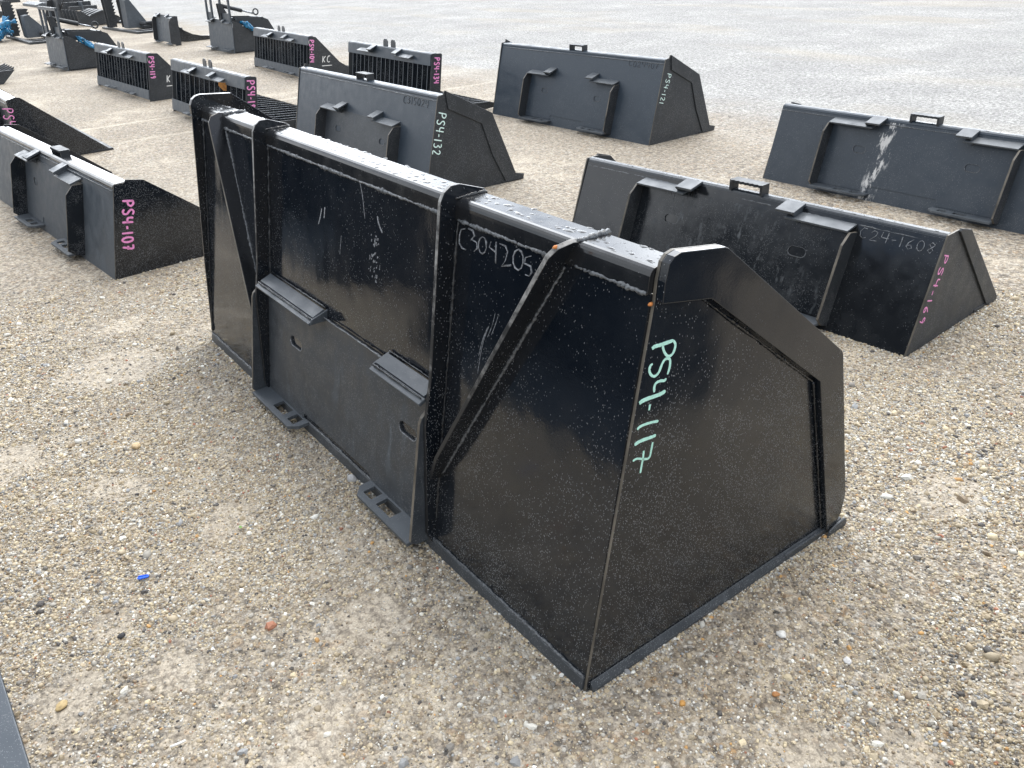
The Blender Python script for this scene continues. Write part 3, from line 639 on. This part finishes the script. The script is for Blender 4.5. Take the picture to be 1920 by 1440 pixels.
b132 = loader_bucket('dark blue-black bucket marked PS4-132 in white, just behind the foreground bucket', (-4.509, 2.826), -.032, 2.105, .645, .162, .79, [(y*1.03, z*1.02) for y, z in P6], [(y*1.03, z*1.02) for y, z in B6], -.992, (PBLUE, PSATS, PMOUNT, PBLUE),
    step=-1.03, lot=('PS4-132', (0, .150, .542), (0, -.30, -1), .262, .060, (0, 1, -.26), (1, 0, 0), .0072, PALEMINT), beamw=.05, ndrop=60)
Bf, Vf, Nf, cf = frame(.162, .645)
raised_mark(b132, 'C315024', Bf(-.42, .575, .0005), (.060, 0, 0), Vf*.045, .0024, PSIDE)
P4 = [(0, 0), (.156, .455), (.240, .456), (.335, .434), (.34, .43), (.770, .018), (.770, .0)]
B4 = [(.236, .452), (.245, .462), (.339, .436), (.800, .022), (.800, .004), (.700, .012)]
b169 = loader_bucket('low glossy black bucket marked PS4-169 in pink, right of the foreground bucket', (-1.287, 2.927), .031, 1.90, .455, .163, .76, P4, B4, -.917, (PGLOSS2, PSATS, PMOUNT2, PSATIN),
    step=-.90, lot=('PS4-169', (0, .156, .377), (0, -.40, -1), .275, .044, (0, 1, -.25), (1, 0, 0), .0052, PINK), beamw=.03, ndrop=160)
Bf, Vf, Nf, cf = frame(.163, .455)
raised_mark(b169, 'C24-1608', Bf(-.335, .400, .0008), (.052, 0, 0), Vf*.040, .0015, SCR)
bR = loader_bucket('low bucket with a white splash down its back, cut off by the right edge', (-1.381, 4.703), -.018, 1.893, .465, .135, .74, P4, B4, -.927, (PBLUES, PSATS, PBLUES, PBLUE),
    step=-.93, beamw=.035, ndrop=60)
P1 = [(0, 0), (.010, -.0+.002), (.117, .478), (.172, .482), (.182, .494), (.270, .476), (.540, .258), (.79, .05), (.80, .0)]
W107 = 2.37
P1 = [(0, .0), (.118, .480), (.172, .480), (.182, .494), (.270, .476), (.540, .262), (.800, .035), (.800, .0)]
b107 = loader_bucket('low grey-black bucket marked PS4-107 in pink, by the left edge of the photo', (-4.492, .853), .062, W107, .482, .118, .78, P1, None, -1.053, (PGREY, PSIDE, PGREY, PBAR),
    lot=('PS4-107', (0, .140, .392), (0, -.27, -1), .262, .056, (0, 1, -.12), (1, 0, 0), .0105, PINK), beamw=.075, ndrop=110)
step_bracket(b107, -1.02, .165, .483, .18, .022, .05, PSATIN)
b7 = loader_bucket('low black bucket by the left edge with only the pink PS of its number showing', (-7.953, 1.079), 0, 2.1, .515, .02, .700, [(0, 0), (.0, .0), (.015, .508), (.085, .526), (.120, .519), (.690, .014), (.725, .0)], None, -1.05, (PSATIN, PSIDE, PSATIN, PBAR),
    lot=('PS4-142', (0, -.045, .452), (0, -.1, -1), .30, .075, (0, 1, -.08), (1, 0, 0), .0075, PINK), beamw=.08)
b7n = [c_ for c_ in b7.children if c_.name.startswith('lot_number')][0]; b7n.location = (0, .015, .0)
# the row the photographer stands in front of (its lip shows at the bottom left, the rest mirrors in the paint)
P9 = [(0, 0), (.162, .90), (.19, .98), (.33, .96), (.79, .59), (.93, .11), (.90, 0)]
bN = loader_bucket('black bucket of which only the floor edge shows in the bottom left corner', (-1.02, -1.035), 0, 2.46, .92, .162, .88, P9, None, -1.2, (PSATIN, PSATIN, PMOUNT, PBAR), beamw=.08)
for ch in bN.children:
    if ch.name.startswith(('cutting_edge', 'floor_sheet')): ch.data.materials[0] = PBLUE
m = MB(); m.weld((-2.4, .775, .0195), (-.03, .775, .0195), .0035, .008); m.build('weld_bead', WELD, bN, smooth=True)

# ================================================================ slotted rock buckets
def rock_bucket(label, loc, rz, W, H, t, prof, lot, top_v, bot_v, rake=False, kc=None, nbar=18, chalk=False, rusty=False, dirty=PGREY, D=.95):
    root = thing('rock_bucket', label, 'rock bucket', (loc[0], loc[1], 0), rz, 'slotted rock buckets laid out in rows')
    B, Vv, Nn, c = frame(t, H); vt = H/c
    m = MB(); m.plate(rect(-W+.008, -.008, top_v, vt-.008), B(0, 0, 0), (1, 0, 0), Vv, .010); m.build('top_band', dirty, root)
    m = MB(); m.plate(rect(-W+.008, -.008, .02, bot_v), B(0, 0, 0), (1, 0, 0), Vv, .010); m.build('bottom_band', dirty, root)
    m = MB(); sec = [(t-.004, H-.05), (t-.005, H-.012), (t+.006, H), (t+.05, H), (t+.055, H-.01), (t+.055, H-.04)]
    m.prismx(sec, -W+.009, -.009); m.build('top_beam', PGREY, root, bevel=.001)
    m = MB(); dep = .055
    for i in range(nbar):
        x = -W+.04+(W-.08)*(i+.5)/nbar
        if rake:
            k = D; pr = [(.012, .02), (.018, top_v*.3), (t*.8+.012, top_v), (t*.8+dep+.05, top_v), (.11, .25), (.20, .13), (.42, .085), (k-.12, .10), (k-.02, .165), (k, .155), (k-.06, .05), (.45, .018), (.1, .012)]
            pr = [(.014, .02), (t*top_v/vt+.012, top_v*c), (t*top_v/vt+dep+.02, top_v*c), (.135, .30), (.17, .20), (.25, .135), (.40, .105), (k-.22, .085), (k-.06, .075), (k, .055), (k-.02, .040), (k-.12, .02), (.45, .015), (.1, .012)]
            m.prismx(pr, x-.005, x+.005, ei=1)
        else:
            m.prismx([(.014, .02), (t*top_v/vt+.012, top_v*c+.01), (t*top_v/vt+dep+.012, top_v*c), (dep+.04, .12), (.16, .05), (D-.08, .035), (D, .008), (.08, .008)], x-.005, x+.005, ei=1)
    m.build('bar_grille', [PSIDE, PGREY], root)  # bar edges in a lighter paint stand in for edge highlights
    for x in (-W, -.010):
        m = MB(); m.prismx(prof, x, x+.010, ei=0); m.build('side_plate', [PSATS, EDGE], root, bevel=.001)
    if rake:
        m = MB(); m.tube([(-W+.01, .5, .05), (-.01, .5, .05)], .016, 8); m.tube([(-W+.01, .3, .10), (-.01, .3, .10)], .014, 8); m.build('cross_rod', PSATIN, root)
        m = MB(); pr = [(.03, .0), (.12, .14), (.3, .10), (.5, .095), (D-.12, .085), (D, .055), (D-.02, .03), (.5, .0)]
        m.prismx(pr, -.030, -.020); m.build('end_tine', PSATS, root); m = MB(); m.prismx(pr, -W+.02, -W+.03); m.build('end_tine', PSATS, root)
    xq = -W/2
    mount(root, B, Vv, Nn, xq-.5715, xq+.5715, dirty, PSATS, vtop=top_v+.055 if top_v > .42 else .455, skip_plate=True, side_low=.05, off=.06, rusty=rusty)
    for ch in list(root.children):
        if ch.name.startswith('mount_side_plate'): bpy.data.objects.remove(ch)
    for s_ in (-1, 1):
        m = MB(); m.plate([(xq+s_*.08-.045, 0), (xq+s_*.08+.045, 0), (xq+s_*.08+.045, .05), (xq+s_*.08+.025, .07), (xq+s_*.08-.025, .07), (xq+s_*.08-.045, .05)], (0, t+.03, H-.002), (1, 0, 0), (0, .1, 1), .008)
        m.build('step_lug', PSATIN, root, bevel=.001)
    lot_mark(root, *lot)
    if kc:
        L, w = text_strokes('KC', kc[0], Vector((0, .075, -.005)), Vector((0, .02, .075))); m = MB()
        for s_ in L: m.ribbon(s_, .009, (1, 0, 0))
        m.ribbon([(0, kc[0][1]-.01, kc[0][2]-.04), (0, kc[0][1]+.13, kc[0][2]-.045)], .008, (1, 0, 0)); m.build('chalk_mark', WHITE, root)
    return root
PR = [(0, 0), (.094, .515), (.205, .505), (.334, .345), (.62, .115), (.80, .045), (.93, .02), (.93, 0)]
rock_bucket('slotted bucket marked PS4-119 in pink with chalk letters on its side', (-10.371, 2.874), .022, 2.03, .515, .091, PR,
    ('PS4-119', (0, .098, .478), (0, -.14, -1), .235, .058, (0, 1, -.05), (1, 0, 0), .0105, PINK), .418, .125, kc=((.0, .235, .185),))
PRc = [(0, 0), (.091, .521), (.173, .505), (.30, .36), (.450, .185), (.58, .10), (.80, .04), (.93, .02), (.93, 0)]
rock_bucket('slotted bucket marked PS4-104 in pink with large chalk letters K and C', (-10.235, 4.83), -.071, 2.047, .523, .086, PRc,
    ('PS4-104', (0, .085, .475), (0, -.14, -1), .262, .056, (0, 1, -.05), (1, 0, 0), .0105, PINK), .42, .13, kc=((0, .21, .20),), dirty=PBLUE)
PN = [(0, 0), (.101, .518), (.185, .512), (.196, .500), (.16, .30), (.14, .12), (.2, .02), (.2, 0)]
rock_bucket('slotted rake bucket marked PS4-186 in pink behind the left end of the foreground bucket', (-7.42, 2.807), -.02, 2.086, .52, .101, PN,
    ('PS4-186', (0, .103, .485), (0, -.165, -1), .275, .070, (0, 1, -.05), (1, 0, 0), .0105, PINK), .42, .13, rake=True, nbar=14, rusty=True)
PN2 = [(0, 0), (.101, .589), (.195, .585), (.207, .574), (.165, .30), (.14, .12), (.2, .02), (.2, 0)]
rock_bucket('slotted rake bucket marked PS4-134 in pink with its saw-toothed tines showing on the right', (-6.77, 4.35), -.06, 1.771, .591, .1, PN2,
    ('PS4-134', (0, .125, .552), (0, -.155, -1), .225, .055, (0, 1, -.04), (1, 0, 0), .0105, PINK), .492, .13, rake=True, dirty=PBLUE, D=.82)

# ================================================================ grapple buckets (narrow, with a hydraulic thumb and a tall guard)
def grapple(label, loc, rz, W, Hs, D, guard_h, lean=.05):
    root = thing('grapple_bucket', label, 'grapple bucket', (loc[0], loc[1], 0), rz, 'narrow grapple buckets with a tall guard')
    B, Vv, Nn, c = frame(lean, .5)
    m = MB(); m.plate([(-W, .0), (0, 0), (0, .46), (-.03, .50), (-W+.03, .50), (-W, .46)], B(0, 0, 0), (1, 0, 0), Vv, .012); m.build('mounting_plate', PGREY, root)
    mount(root, B, Vv, Nn, -W, 0, PGREY, PSATS, vtop=.47, skip_plate=True, off=.10, side_low=.06)
    for ch in list(root.children):
        if ch.name.startswith('mount_side_plate'): bpy.data.objects.remove(ch)
    pr = [(.012, .01), (.06, .49), (.21, .455), (.44, .31), (D, .10), (D+.02, .0)]
    teeth = []
    for j in range(6): teeth += [(.22+.10*j, .40-.058*j), (.27+.10*j, .375-.058*j)]
    pr = [(.012, .01), (.055, .49), (.17, .45)]+teeth+[(D, .05), (D, .0)]
    for x in (-W*.72, -.012): m = MB(); m.prismx(pr, x, x+.012); m.build('side_plate', PSATS, root, bevel=.001)
    m = MB(); m.box(-W*.72, -.0, .02, D, .002, .02); m.build('floor_sheet', PSIDE, root)
    # thumb
    th = [(.10, .50), (.13, .56), (.20, .535), (.62, .505), (.72, .46), (.84, .22), (.80, .17), (.70, .27), (.62, .34)]
    for j in range(5): th += [(.58-.08*j, .33+.018*j), (.54-.08*j, .375+.012*j)]
    for x in (-W*.60, -.14): m = MB(); m.prismx(th, x, x+.014); m.build('thumb_plate', PSATS, root, bevel=.001)
    m = MB(); m.tube([(-W*.6, .16, .51), (-.10, .16, .51)], .022, 10); m.tube([(-W*.6, .62, .49), (-.12, .62, .49)], .022, 10); m.build('pivot_pin', PSATIN, root)
    xc = -W*.38
    cy = MB(); cy.tube([(xc, .03, .72), (xc, .40, .61)], .032, 12); cy.build('hydraulic_cylinder', PSATS, root, smooth=True)
    cy = MB(); cy.tube([(xc, .40, .61), (xc, .62, .545)], .013, 10); cy.build('piston_rod', CHROME, root, smooth=True)
    m = MB(); ring = [(xc, .64+.045*math.cos(a), .575+.045*math.sin(a)) for a in [2*math.pi*i/14 for i in range(15)]]; m.tube(ring, .012, 8, caps=False); m.build('lifting_eye', PSATS, root, smooth=True)
    m = MB(); m.prismx([(.01, .48), (.0, .74), (.05, .75), (.14, .56), (.14, .48)], xc-.05, xc-.035); m.prismx([(.01, .48), (.0, .74), (.05, .75), (.14, .56), (.14, .48)], xc+.035, xc+.05); m.build('cylinder_bracket', PSATS, root, bevel=.001)
    # guard
    g = MB(); zt = guard_h
    xs = (-W+.03, -W+.26, -W*.38, -.03)
    for x in xs: g.plate([(x-.02, .44), (x+.02, .44), (x+.02, zt), (x-.02, zt)], (0, .02, 0), (1, 0, 0), (0, .06, 1), .03)
    g.plate([(-W+.01, zt-.045), (-.01, zt-.045), (-.01, zt), (-W+.01, zt)], (0, .018, 0), (1, 0, 0), (0, .06, 1), .034)
    for a_, b_ in ((-W+.01, -W+.28), (-W*.38-.02, -.01)): g.plate([(a_, .44), (b_, .44), (b_, .60), (a_, .60)], (0, .016, 0), (1, 0, 0), (0, .06, 1), .012)
    g.build('guard_frame', PGREY, root, bevel=.001)
    # blue film round the hoses in the mouth
    for q in range(9):
        m = MB(); x = .05-.02*q; z0 = .43; pts = [(x+random.gauss(0, .03), .26+.040*i+random.gauss(0, .012), z0-.028*i+.035*math.sin(i*1.3+q)) for i in range(8)]
        m.tube(pts, [random.uniform(.006, .022) for _ in pts], 6, jit=.4); m.build('blue_film', BLUEWRAP, root, smooth=True)
    return root
grapple('grey grapple bucket with its whole guard in view, left of the slotted bucket PS4-119', (-14.464, 2.947), .029, 1.02, .476, .72, .87)
grapple('black grapple bucket with its guard cut off by the top edge of the photo', (-14.237, 5.474), -.016, 1.10, .47, .66, .92)

# ================================================================ ripper plate
rp = thing('ripper_attachment', 'mounting plate with one curved black ripper arm pointing right', 'ripper attachment', (-16.613, 5.303, 0), -.058)
B, VV, NN, cc = frame(.06, .52)
m = MB(); m.plate(rect(-1.19, -.02, .03, .50), B(0, 0, 0), (1, 0, 0), VV, .012, [slot(-.93, .33, .05, .05)]); m.build('mounting_plate', PGREY, rp)
mount(rp, B, VV, NN, -1.2, 0, PGREY, PSATS, vtop=.47, skip_plate=True, off=.09, side_low=.03)
m = MB(); m.prismx([(.0, .0), (.06, .50), (.13, .49), (.10, .0)], -.03, -.005); m.prismx([(.0, .0), (.06, .50), (.13, .49), (.10, .0)], -1.195, -1.17); m.build('end_plate', PSATS, rp, bevel=.001)
arm = [(.03, .02), (.06, .45), (.14, .40), (.24, .30), (.36, .20), (.50, .125), (.64, .09), (.80, .075), (.95, .09), (.95, .03), (.80, .005), (.4, .0)]
m = MB(); m.prismx(arm, -.62, -.585); m.build('ripper_arm', PSIDE, rp, bevel=.002)
m = MB(); m.prismx([(.86, .06), (.88, .13), (.93, .085)], -.625, -.58); m.build('ripper_tooth', PSATS, rp)

# ================================================================ post pullers with toothed jaws
def puller(label, loc, rz, hj, film):
    root = thing('post_puller', label, 'post puller', (loc[0], loc[1], 0), rz, 'upright post pullers with toothed jaws')
    m = MB(); m.box(-2.5, 0, -.04, .06, .0, .045); m.box(-.55, -.45, .06, .95, .001, .045); m.box(-.12, -.001, .06, .95, .001, .045); m.box(-2.5, -.13, .55, .62, .002, .044); m.build('base_frame', PSATS, root, bevel=.003)
    def jaw(y, h, w, z0=.045):
        pts = [(y, z0), (y, h), (y+w, h)]; n = int(h/.07)
        for q in range(n): z = h-(h-.10)*q/n; pts += [(y+w+.045, z-.012), (y+w, z-(h-.10)/n)]
        return pts+[(y+w, z0)]
    m = MB()
    for x in (-2.2, -2.02): m.prismx(jaw(.0, hj, .17), x, x+.02)
    m.box(-2.18, -2.021, .01, .12, hj-.06, hj-.02); m.build('tall_jaw', PSATS, root, bevel=.001)
    m = MB()
    for x in (-1.75, -1.60): m.prismx(jaw(.20, hj*.80, .16), x, x+.02)
    m.box(-1.73, -1.601, .21, .33, hj*.72, hj*.76); m.build('short_jaw', PSATS, root, bevel=.001)
    m = MB(); m.prismx([(.16, .045), (.20, hj*.64), (.30, hj*.66), (.60, .14), (.60, .045)], -1.5, -1.15); m.build('gusset_box', PGREY, root, bevel=.004)
    m = MB(); m.tube([(-1.1, .42, .13), (-.6, .80, .11)], .045, 10); m.box(-1.10, -.85, .42, .66, .046, .10); m.box(-.95, -.60, .66, .95, .046, .17); m.tube([(-.8, .45, .16), (-.8, .85, .16)], .03, 8); m.build('jaw_cylinder', PSATS, root, bevel=.002)
    if film:
        for q in range(14):
            m = MB(); a = random.uniform(-.22, .02); x0 = -1.5+random.uniform(-.3, .3); n = 9; top = random.uniform(.15, .42)
            pts = [(x0+random.gauss(0, .04), a-.05*k_+random.gauss(0, .035), max(.03, top*(1-k_/n)+random.gauss(0, .025))) for k_ in range(n)]
            m.tube(pts, [random.uniform(.015, .05) for _ in pts], 5, jit=.4); m.build('blue_film', BLUEWRAP, root)
    return root
puller('post puller standing apart from the blue film, between grapple bucket and ripper plate', (-20.06, 5.68), .03, .98, False)
puller('post puller with a heap of blue film at its foot, by the left edge', (-20.0, 3.53), .0, .74, True)

# ================================================================ far attachments
# brush grapple with curved ribs
bg_ = thing('brush_grapple', 'far black grapple with curved arched ribs lying open', 'grapple', (-25.3, 5.40, 0), .0)
for i in range(5):
    x = .35*i; m = MB(); m.prismx([(0, .04), (-.02, .36), (.10, .35), (.26, .22), (.34, .27), (.60, .34), (.95, .18), (1.02, .10), (.95, .06), (.5, .02)], x, x+.02, ei=1); m.build('curved_rib', [PSATS, PMOUNT], bg_)
m = MB(); m.plate([(0, 0), (1.45, 0), (1.45, 1), (0, 1)], (0, .30, .22), (1, 0, 0), (0, .33, .11), .01); m.plate([(0, 0), (1.45, 0), (1.45, 1), (0, 1)], (0, .63, .33), (1, 0, 0), (0, .32, -.17), .01); m.build('cover_sheet', PSATS, bg_)
m = MB(); m.box(-.02, 1.47, .96, 1.06, .0, .05); m.build('cutting_edge', PGREY, bg_, bevel=.003)
# mounting plate stood up beside it
mp = thing('tree_shear', 'dark upright attachment with a red hose hanging over it, top left', 'tree shear', (-28.0, 5.35, 0), .05)
m = MB(); m.plate([(-.1, 0), (.9, 0), (.85, .40), (.65, .80), (.45, .82), (.30, .60), (-.1, .40)], (0, .3, 0), (1, 0, 0), (0, .1, 1), .03); m.build('upright_plate', PSATS, mp, bevel=.002)
m = MB(); m.prismx([(.0, 0), (.2, .50), (.36, .52), (.75, .14), (.9, .0)], .35, .40); m.build('side_fin', PSATS, mp, bevel=.002)
m = MB(); m.tube([(.4, .35, .9), (.42, .55, .98), (.45, .72, .92), (.45, .78, .70), (.42, .72, .5)], .03, 8); m.tube([(.46, .35, .88), (.5, .6, .93), (.5, .7, .7)], .03, 8); m.build('red_hose', HOSE, mp, smooth=True)
m = MB(); m.tube([(.4, .5, .8), (.5, .62, .5), (.45, .45, .25), (.4, .3, .22)], .012, 6); m.build('black_hose', RUBBER, mp, smooth=True)
# flat rail piece
ra = thing('fork_rail', 'far short grey rail with two raised flanges', 'fork rail', (-31.9, 7.0, 0), .02)
m = MB(); m.box(-.05, .16, -.0, .85, .0, .12); m.box(-.30, -.20, -.1, .78, .0, .24); m.build('rail', PSATS, ra, bevel=.004)
m = MB(); m.box(-.31, .17, .38, .42, .0, .25); m.build('flange', PGREY, ra)
# long flat blade at the very top left
bl = thing('dozer_blade', 'far low grey blade lying in front of dark attachments at the top left', 'blade', (-38.3, 6.85, 0), 0)
m = MB(); m.prismx([(0, 0), (.55, .0), (.60, .10), (.2, .14), (0, .08)], 0, 2.4); m.build('blade', PGREY, bl, bevel=.005)
m = MB(); m.prismx([(.4, .0), (1.7, .0), (1.8, .30), (1.3, .42), (.55, .25)], .6, 1.9); m.build('blade_frame', PSATS, bl, bevel=.005)
pk = thing('pallet_fork', 'far dark machine part with purple and blue ends in the top left corner', 'machine part', (-42.9, 6.7, 0), 0)
m = MB(); m.box(0, 1.2, -.8, .15, 0, .12); m.box(.2, 1, .15, .75, .0, .22); m.build('frame', PSATS, pk, bevel=.005)
m = MB(); m.box(.3, .9, .2, .45, .221, .30); m.build('blue_cover', simple('violet_cover', (.10, .06, .25), .5), pk, bevel=.01)
bm_ = thing('steel_channel', 'far dark steel channel at the left edge above the tyre', 'steel channel', (-31.0, 4.5, 0), 0)
m = MB(); m.box(-.25, .0, -.3, .46, 0, .18); m.box(-.45, -.25, -.3, .30, 0, .30); m.build('channel', PSATS, bm_, bevel=.006)
ty = thing('rotary_cutter', 'rounded black attachment half outside the left edge, behind the blue film', 'attachment', (-23.4, 2.65, 0), 0)
m = MB(); m.prismx([(-.3, .06), (-.25, .30), (-.05, .40), (.30, .42), (.62, .36), (.80, .28), (.98, .22), (.98, .05)], -.8, .35); m.build('deck', RUBBER, ty, bevel=.01)
m = MB(); m.box(-.8, .40, -.3, 1.0, .0, .055); m.build('skid', PGREY, ty, bevel=.005)
lr = thing('tooth_rake', 'end of a black toothed rake poking in from the left edge', 'rake', (-13.8, 1.2, 0), 0)
m = MB(); m.prismx([(0, .0), (.74, .0), (.93, .17), (.0, .15)], -.02, 0)
m.build('end_plate', PSATS, lr)
m = MB()
for i in range(5): x = -.12-.16*i; m.prismx([(.1, .10), (.72, .12), (.95, .20), (.92, .15), (.72, .04), (.1, .03)], x, x+.02)
m.build('teeth', PSATS, lr)

# ================================================================ litter on the gravel
def px_ground(px, py):
    d = f+rr*((px-960)/FPX)-uu*((py-720)/FPX); k = -CAM_H/d.z; return d*k+Vector((0, 0, CAM_H))
p = px_ground(270, 1086)
m = MB(); m.plate([(-.015, -.005), (-.008, -.008), (.013, -.004), (.016, .001), (.012, .006), (-.012, .005)], (0, 0, .007), (1, 0, 0), (0, 1, .12), .004)
m.plate([(-.013, -.001), (.013, .002), (.012, .004), (-.013, .001)], (0, 0, .011), (1, 0, 0), (0, 1, .12), .002)
o = m.build('plastic_scrap', BLUEBIT, bevel=.0008, loc=(p.x, p.y, 0)); o.rotation_euler = (0, 0, R(60)); tag(o, 'small bright blue plastic scrap on the gravel, lower left', 'plastic scrap')
p = px_ground(336, 1401)
m = MB(); m.tube([(-.016, 0, .012), (0, .0, .011), (.016, .001, .010)], .0026, 8)
o = m.build('plastic_stick', WSTICK, loc=(p.x, p.y, 0), smooth=True); o.rotation_euler = (0, 0, R(82)); tag(o, 'short white plastic stick on the gravel near the bottom left', 'plastic stick')
p = px_ground(1285, 1172)
m = MB(); m.tube([(-.03, 0, .008), (0, .002, .010), (.03, .0, .009)], [.001, .0022, .001], 6); m.tube([(-.02, .004, .008), (.022, .001, .010)], .001, 5)
o = m.build('straw', STRAW, loc=(p.x, p.y, 0)); o.rotation_euler = (0, 0, R(95)); tag(o, 'dry straw lying beside the bottom edge of the foreground bucket', 'straw')
p = px_ground(452, 993)
m = MB(); m.plate([(-.008, 0), (-.003, -.004), (.006, -.002), (.009, .001), (.003, .004), (-.004, .003)], (0, 0, .010), (1, 0, .1), (0, 1, .2), .0006)
o = m.build('leaf', GRNLEAF, loc=(p.x, p.y, 0)); tag(o, 'tiny green leaf scrap on the gravel left of the foreground bucket', 'leaf')
# larger single stones one can pick out
def stone(px, py, size, col, label, seed):
    p = px_ground(px, py); r_ = random.Random(seed); bm = bmesh.new(); bmesh.ops.create_icosphere(bm, subdivisions=3, radius=1)
    ph = [r_.uniform(0, 6) for _ in range(6)]
    for v in bm.verts:
        c_ = v.co; k = 1+.13*math.sin(2.3*c_.x+ph[0])+.12*math.sin(2.9*c_.y+ph[1])+.10*math.sin(3.3*c_.z+ph[2])+.05*math.sin(6*c_.x+5*c_.y+ph[3])
        v.co = Vector((c_.x*k*size, c_.y*k*size*.78, c_.z*k*size*.55))
    me = bpy.data.meshes.new('stone'); bm.to_mesh(me); bm.free()
    for q in me.polygons: q.use_smooth = True
    me.materials.append(simple('stone_'+str(seed), col, .7, .002, 90, 0, .22))
    o = bpy.data.objects.new('stone', me); COL.objects.link(o); o.location = (p.x, p.y, size*.3); o.rotation_euler = (0, 0, r_.uniform(0, 6))
    tag(o, label, 'stone', 'single stones larger than the gravel')
stone(1280, 1320, .0085, (.50, .26, .07), 'orange stone on the gravel left of the brown one, below the bucket corner', 1)
stone(1455, 1303, .0085, (.33, .15, .05), 'flat brown stone to the right of the orange one, near the bottom right', 2)
stone(1465, 1190, .0120, (.62, .62, .60), 'pale white stone beside the right side of the foreground bucket', 3)
stone(1588, 1240, .0105, (.60, .60, .60), 'whitish stone further right and nearer than the pale one by the bucket', 4)
stone(257, 839, .019, (.55, .42, .25), 'pale tan stone left of the foreground bucket', 5)
stone(205, 716, .016, (.6, .56, .48), 'cream stone upper left, farther than the pale tan one', 6)
stone(660, 900, .018, (.42, .42, .42), 'grey stone by the foot of the foreground bucket mounting plate', 7)
stone(228, 1194, .010, (.025, .025, .028), 'black stone on the left gravel under the blue scrap', 8)
stone(116, 1327, .014, (.48, .36, .18), 'sandy yellow stone near the bottom left', 9)

# extra unseen buckets beside and behind the photographer, added for dark reflections in the paint
P9b = P9
def dup(root, loc, rz, label):
    r_ = root.copy(); COL.objects.link(r_); r_.location = loc; r_.rotation_euler = (0, 0, rz); r_['label'] = label
    for ch in list(root.children): c_ = ch.copy(); COL.objects.link(c_); c_.parent = r_
    return r_
dup(bN, (-4.75, -1.05, 0), .01, 'unseen black bucket added outside the left edge, mirrored in the foreground bucket')
dup(bN, (2.29, 1.22, 0), 0, 'unseen black bucket added just outside the lower right edge, mirrored in the foreground side panel')
dup(b132, (2.75, 3.0, 0), 0, 'unseen black bucket added outside the right edge beyond the one marked PS4-169')
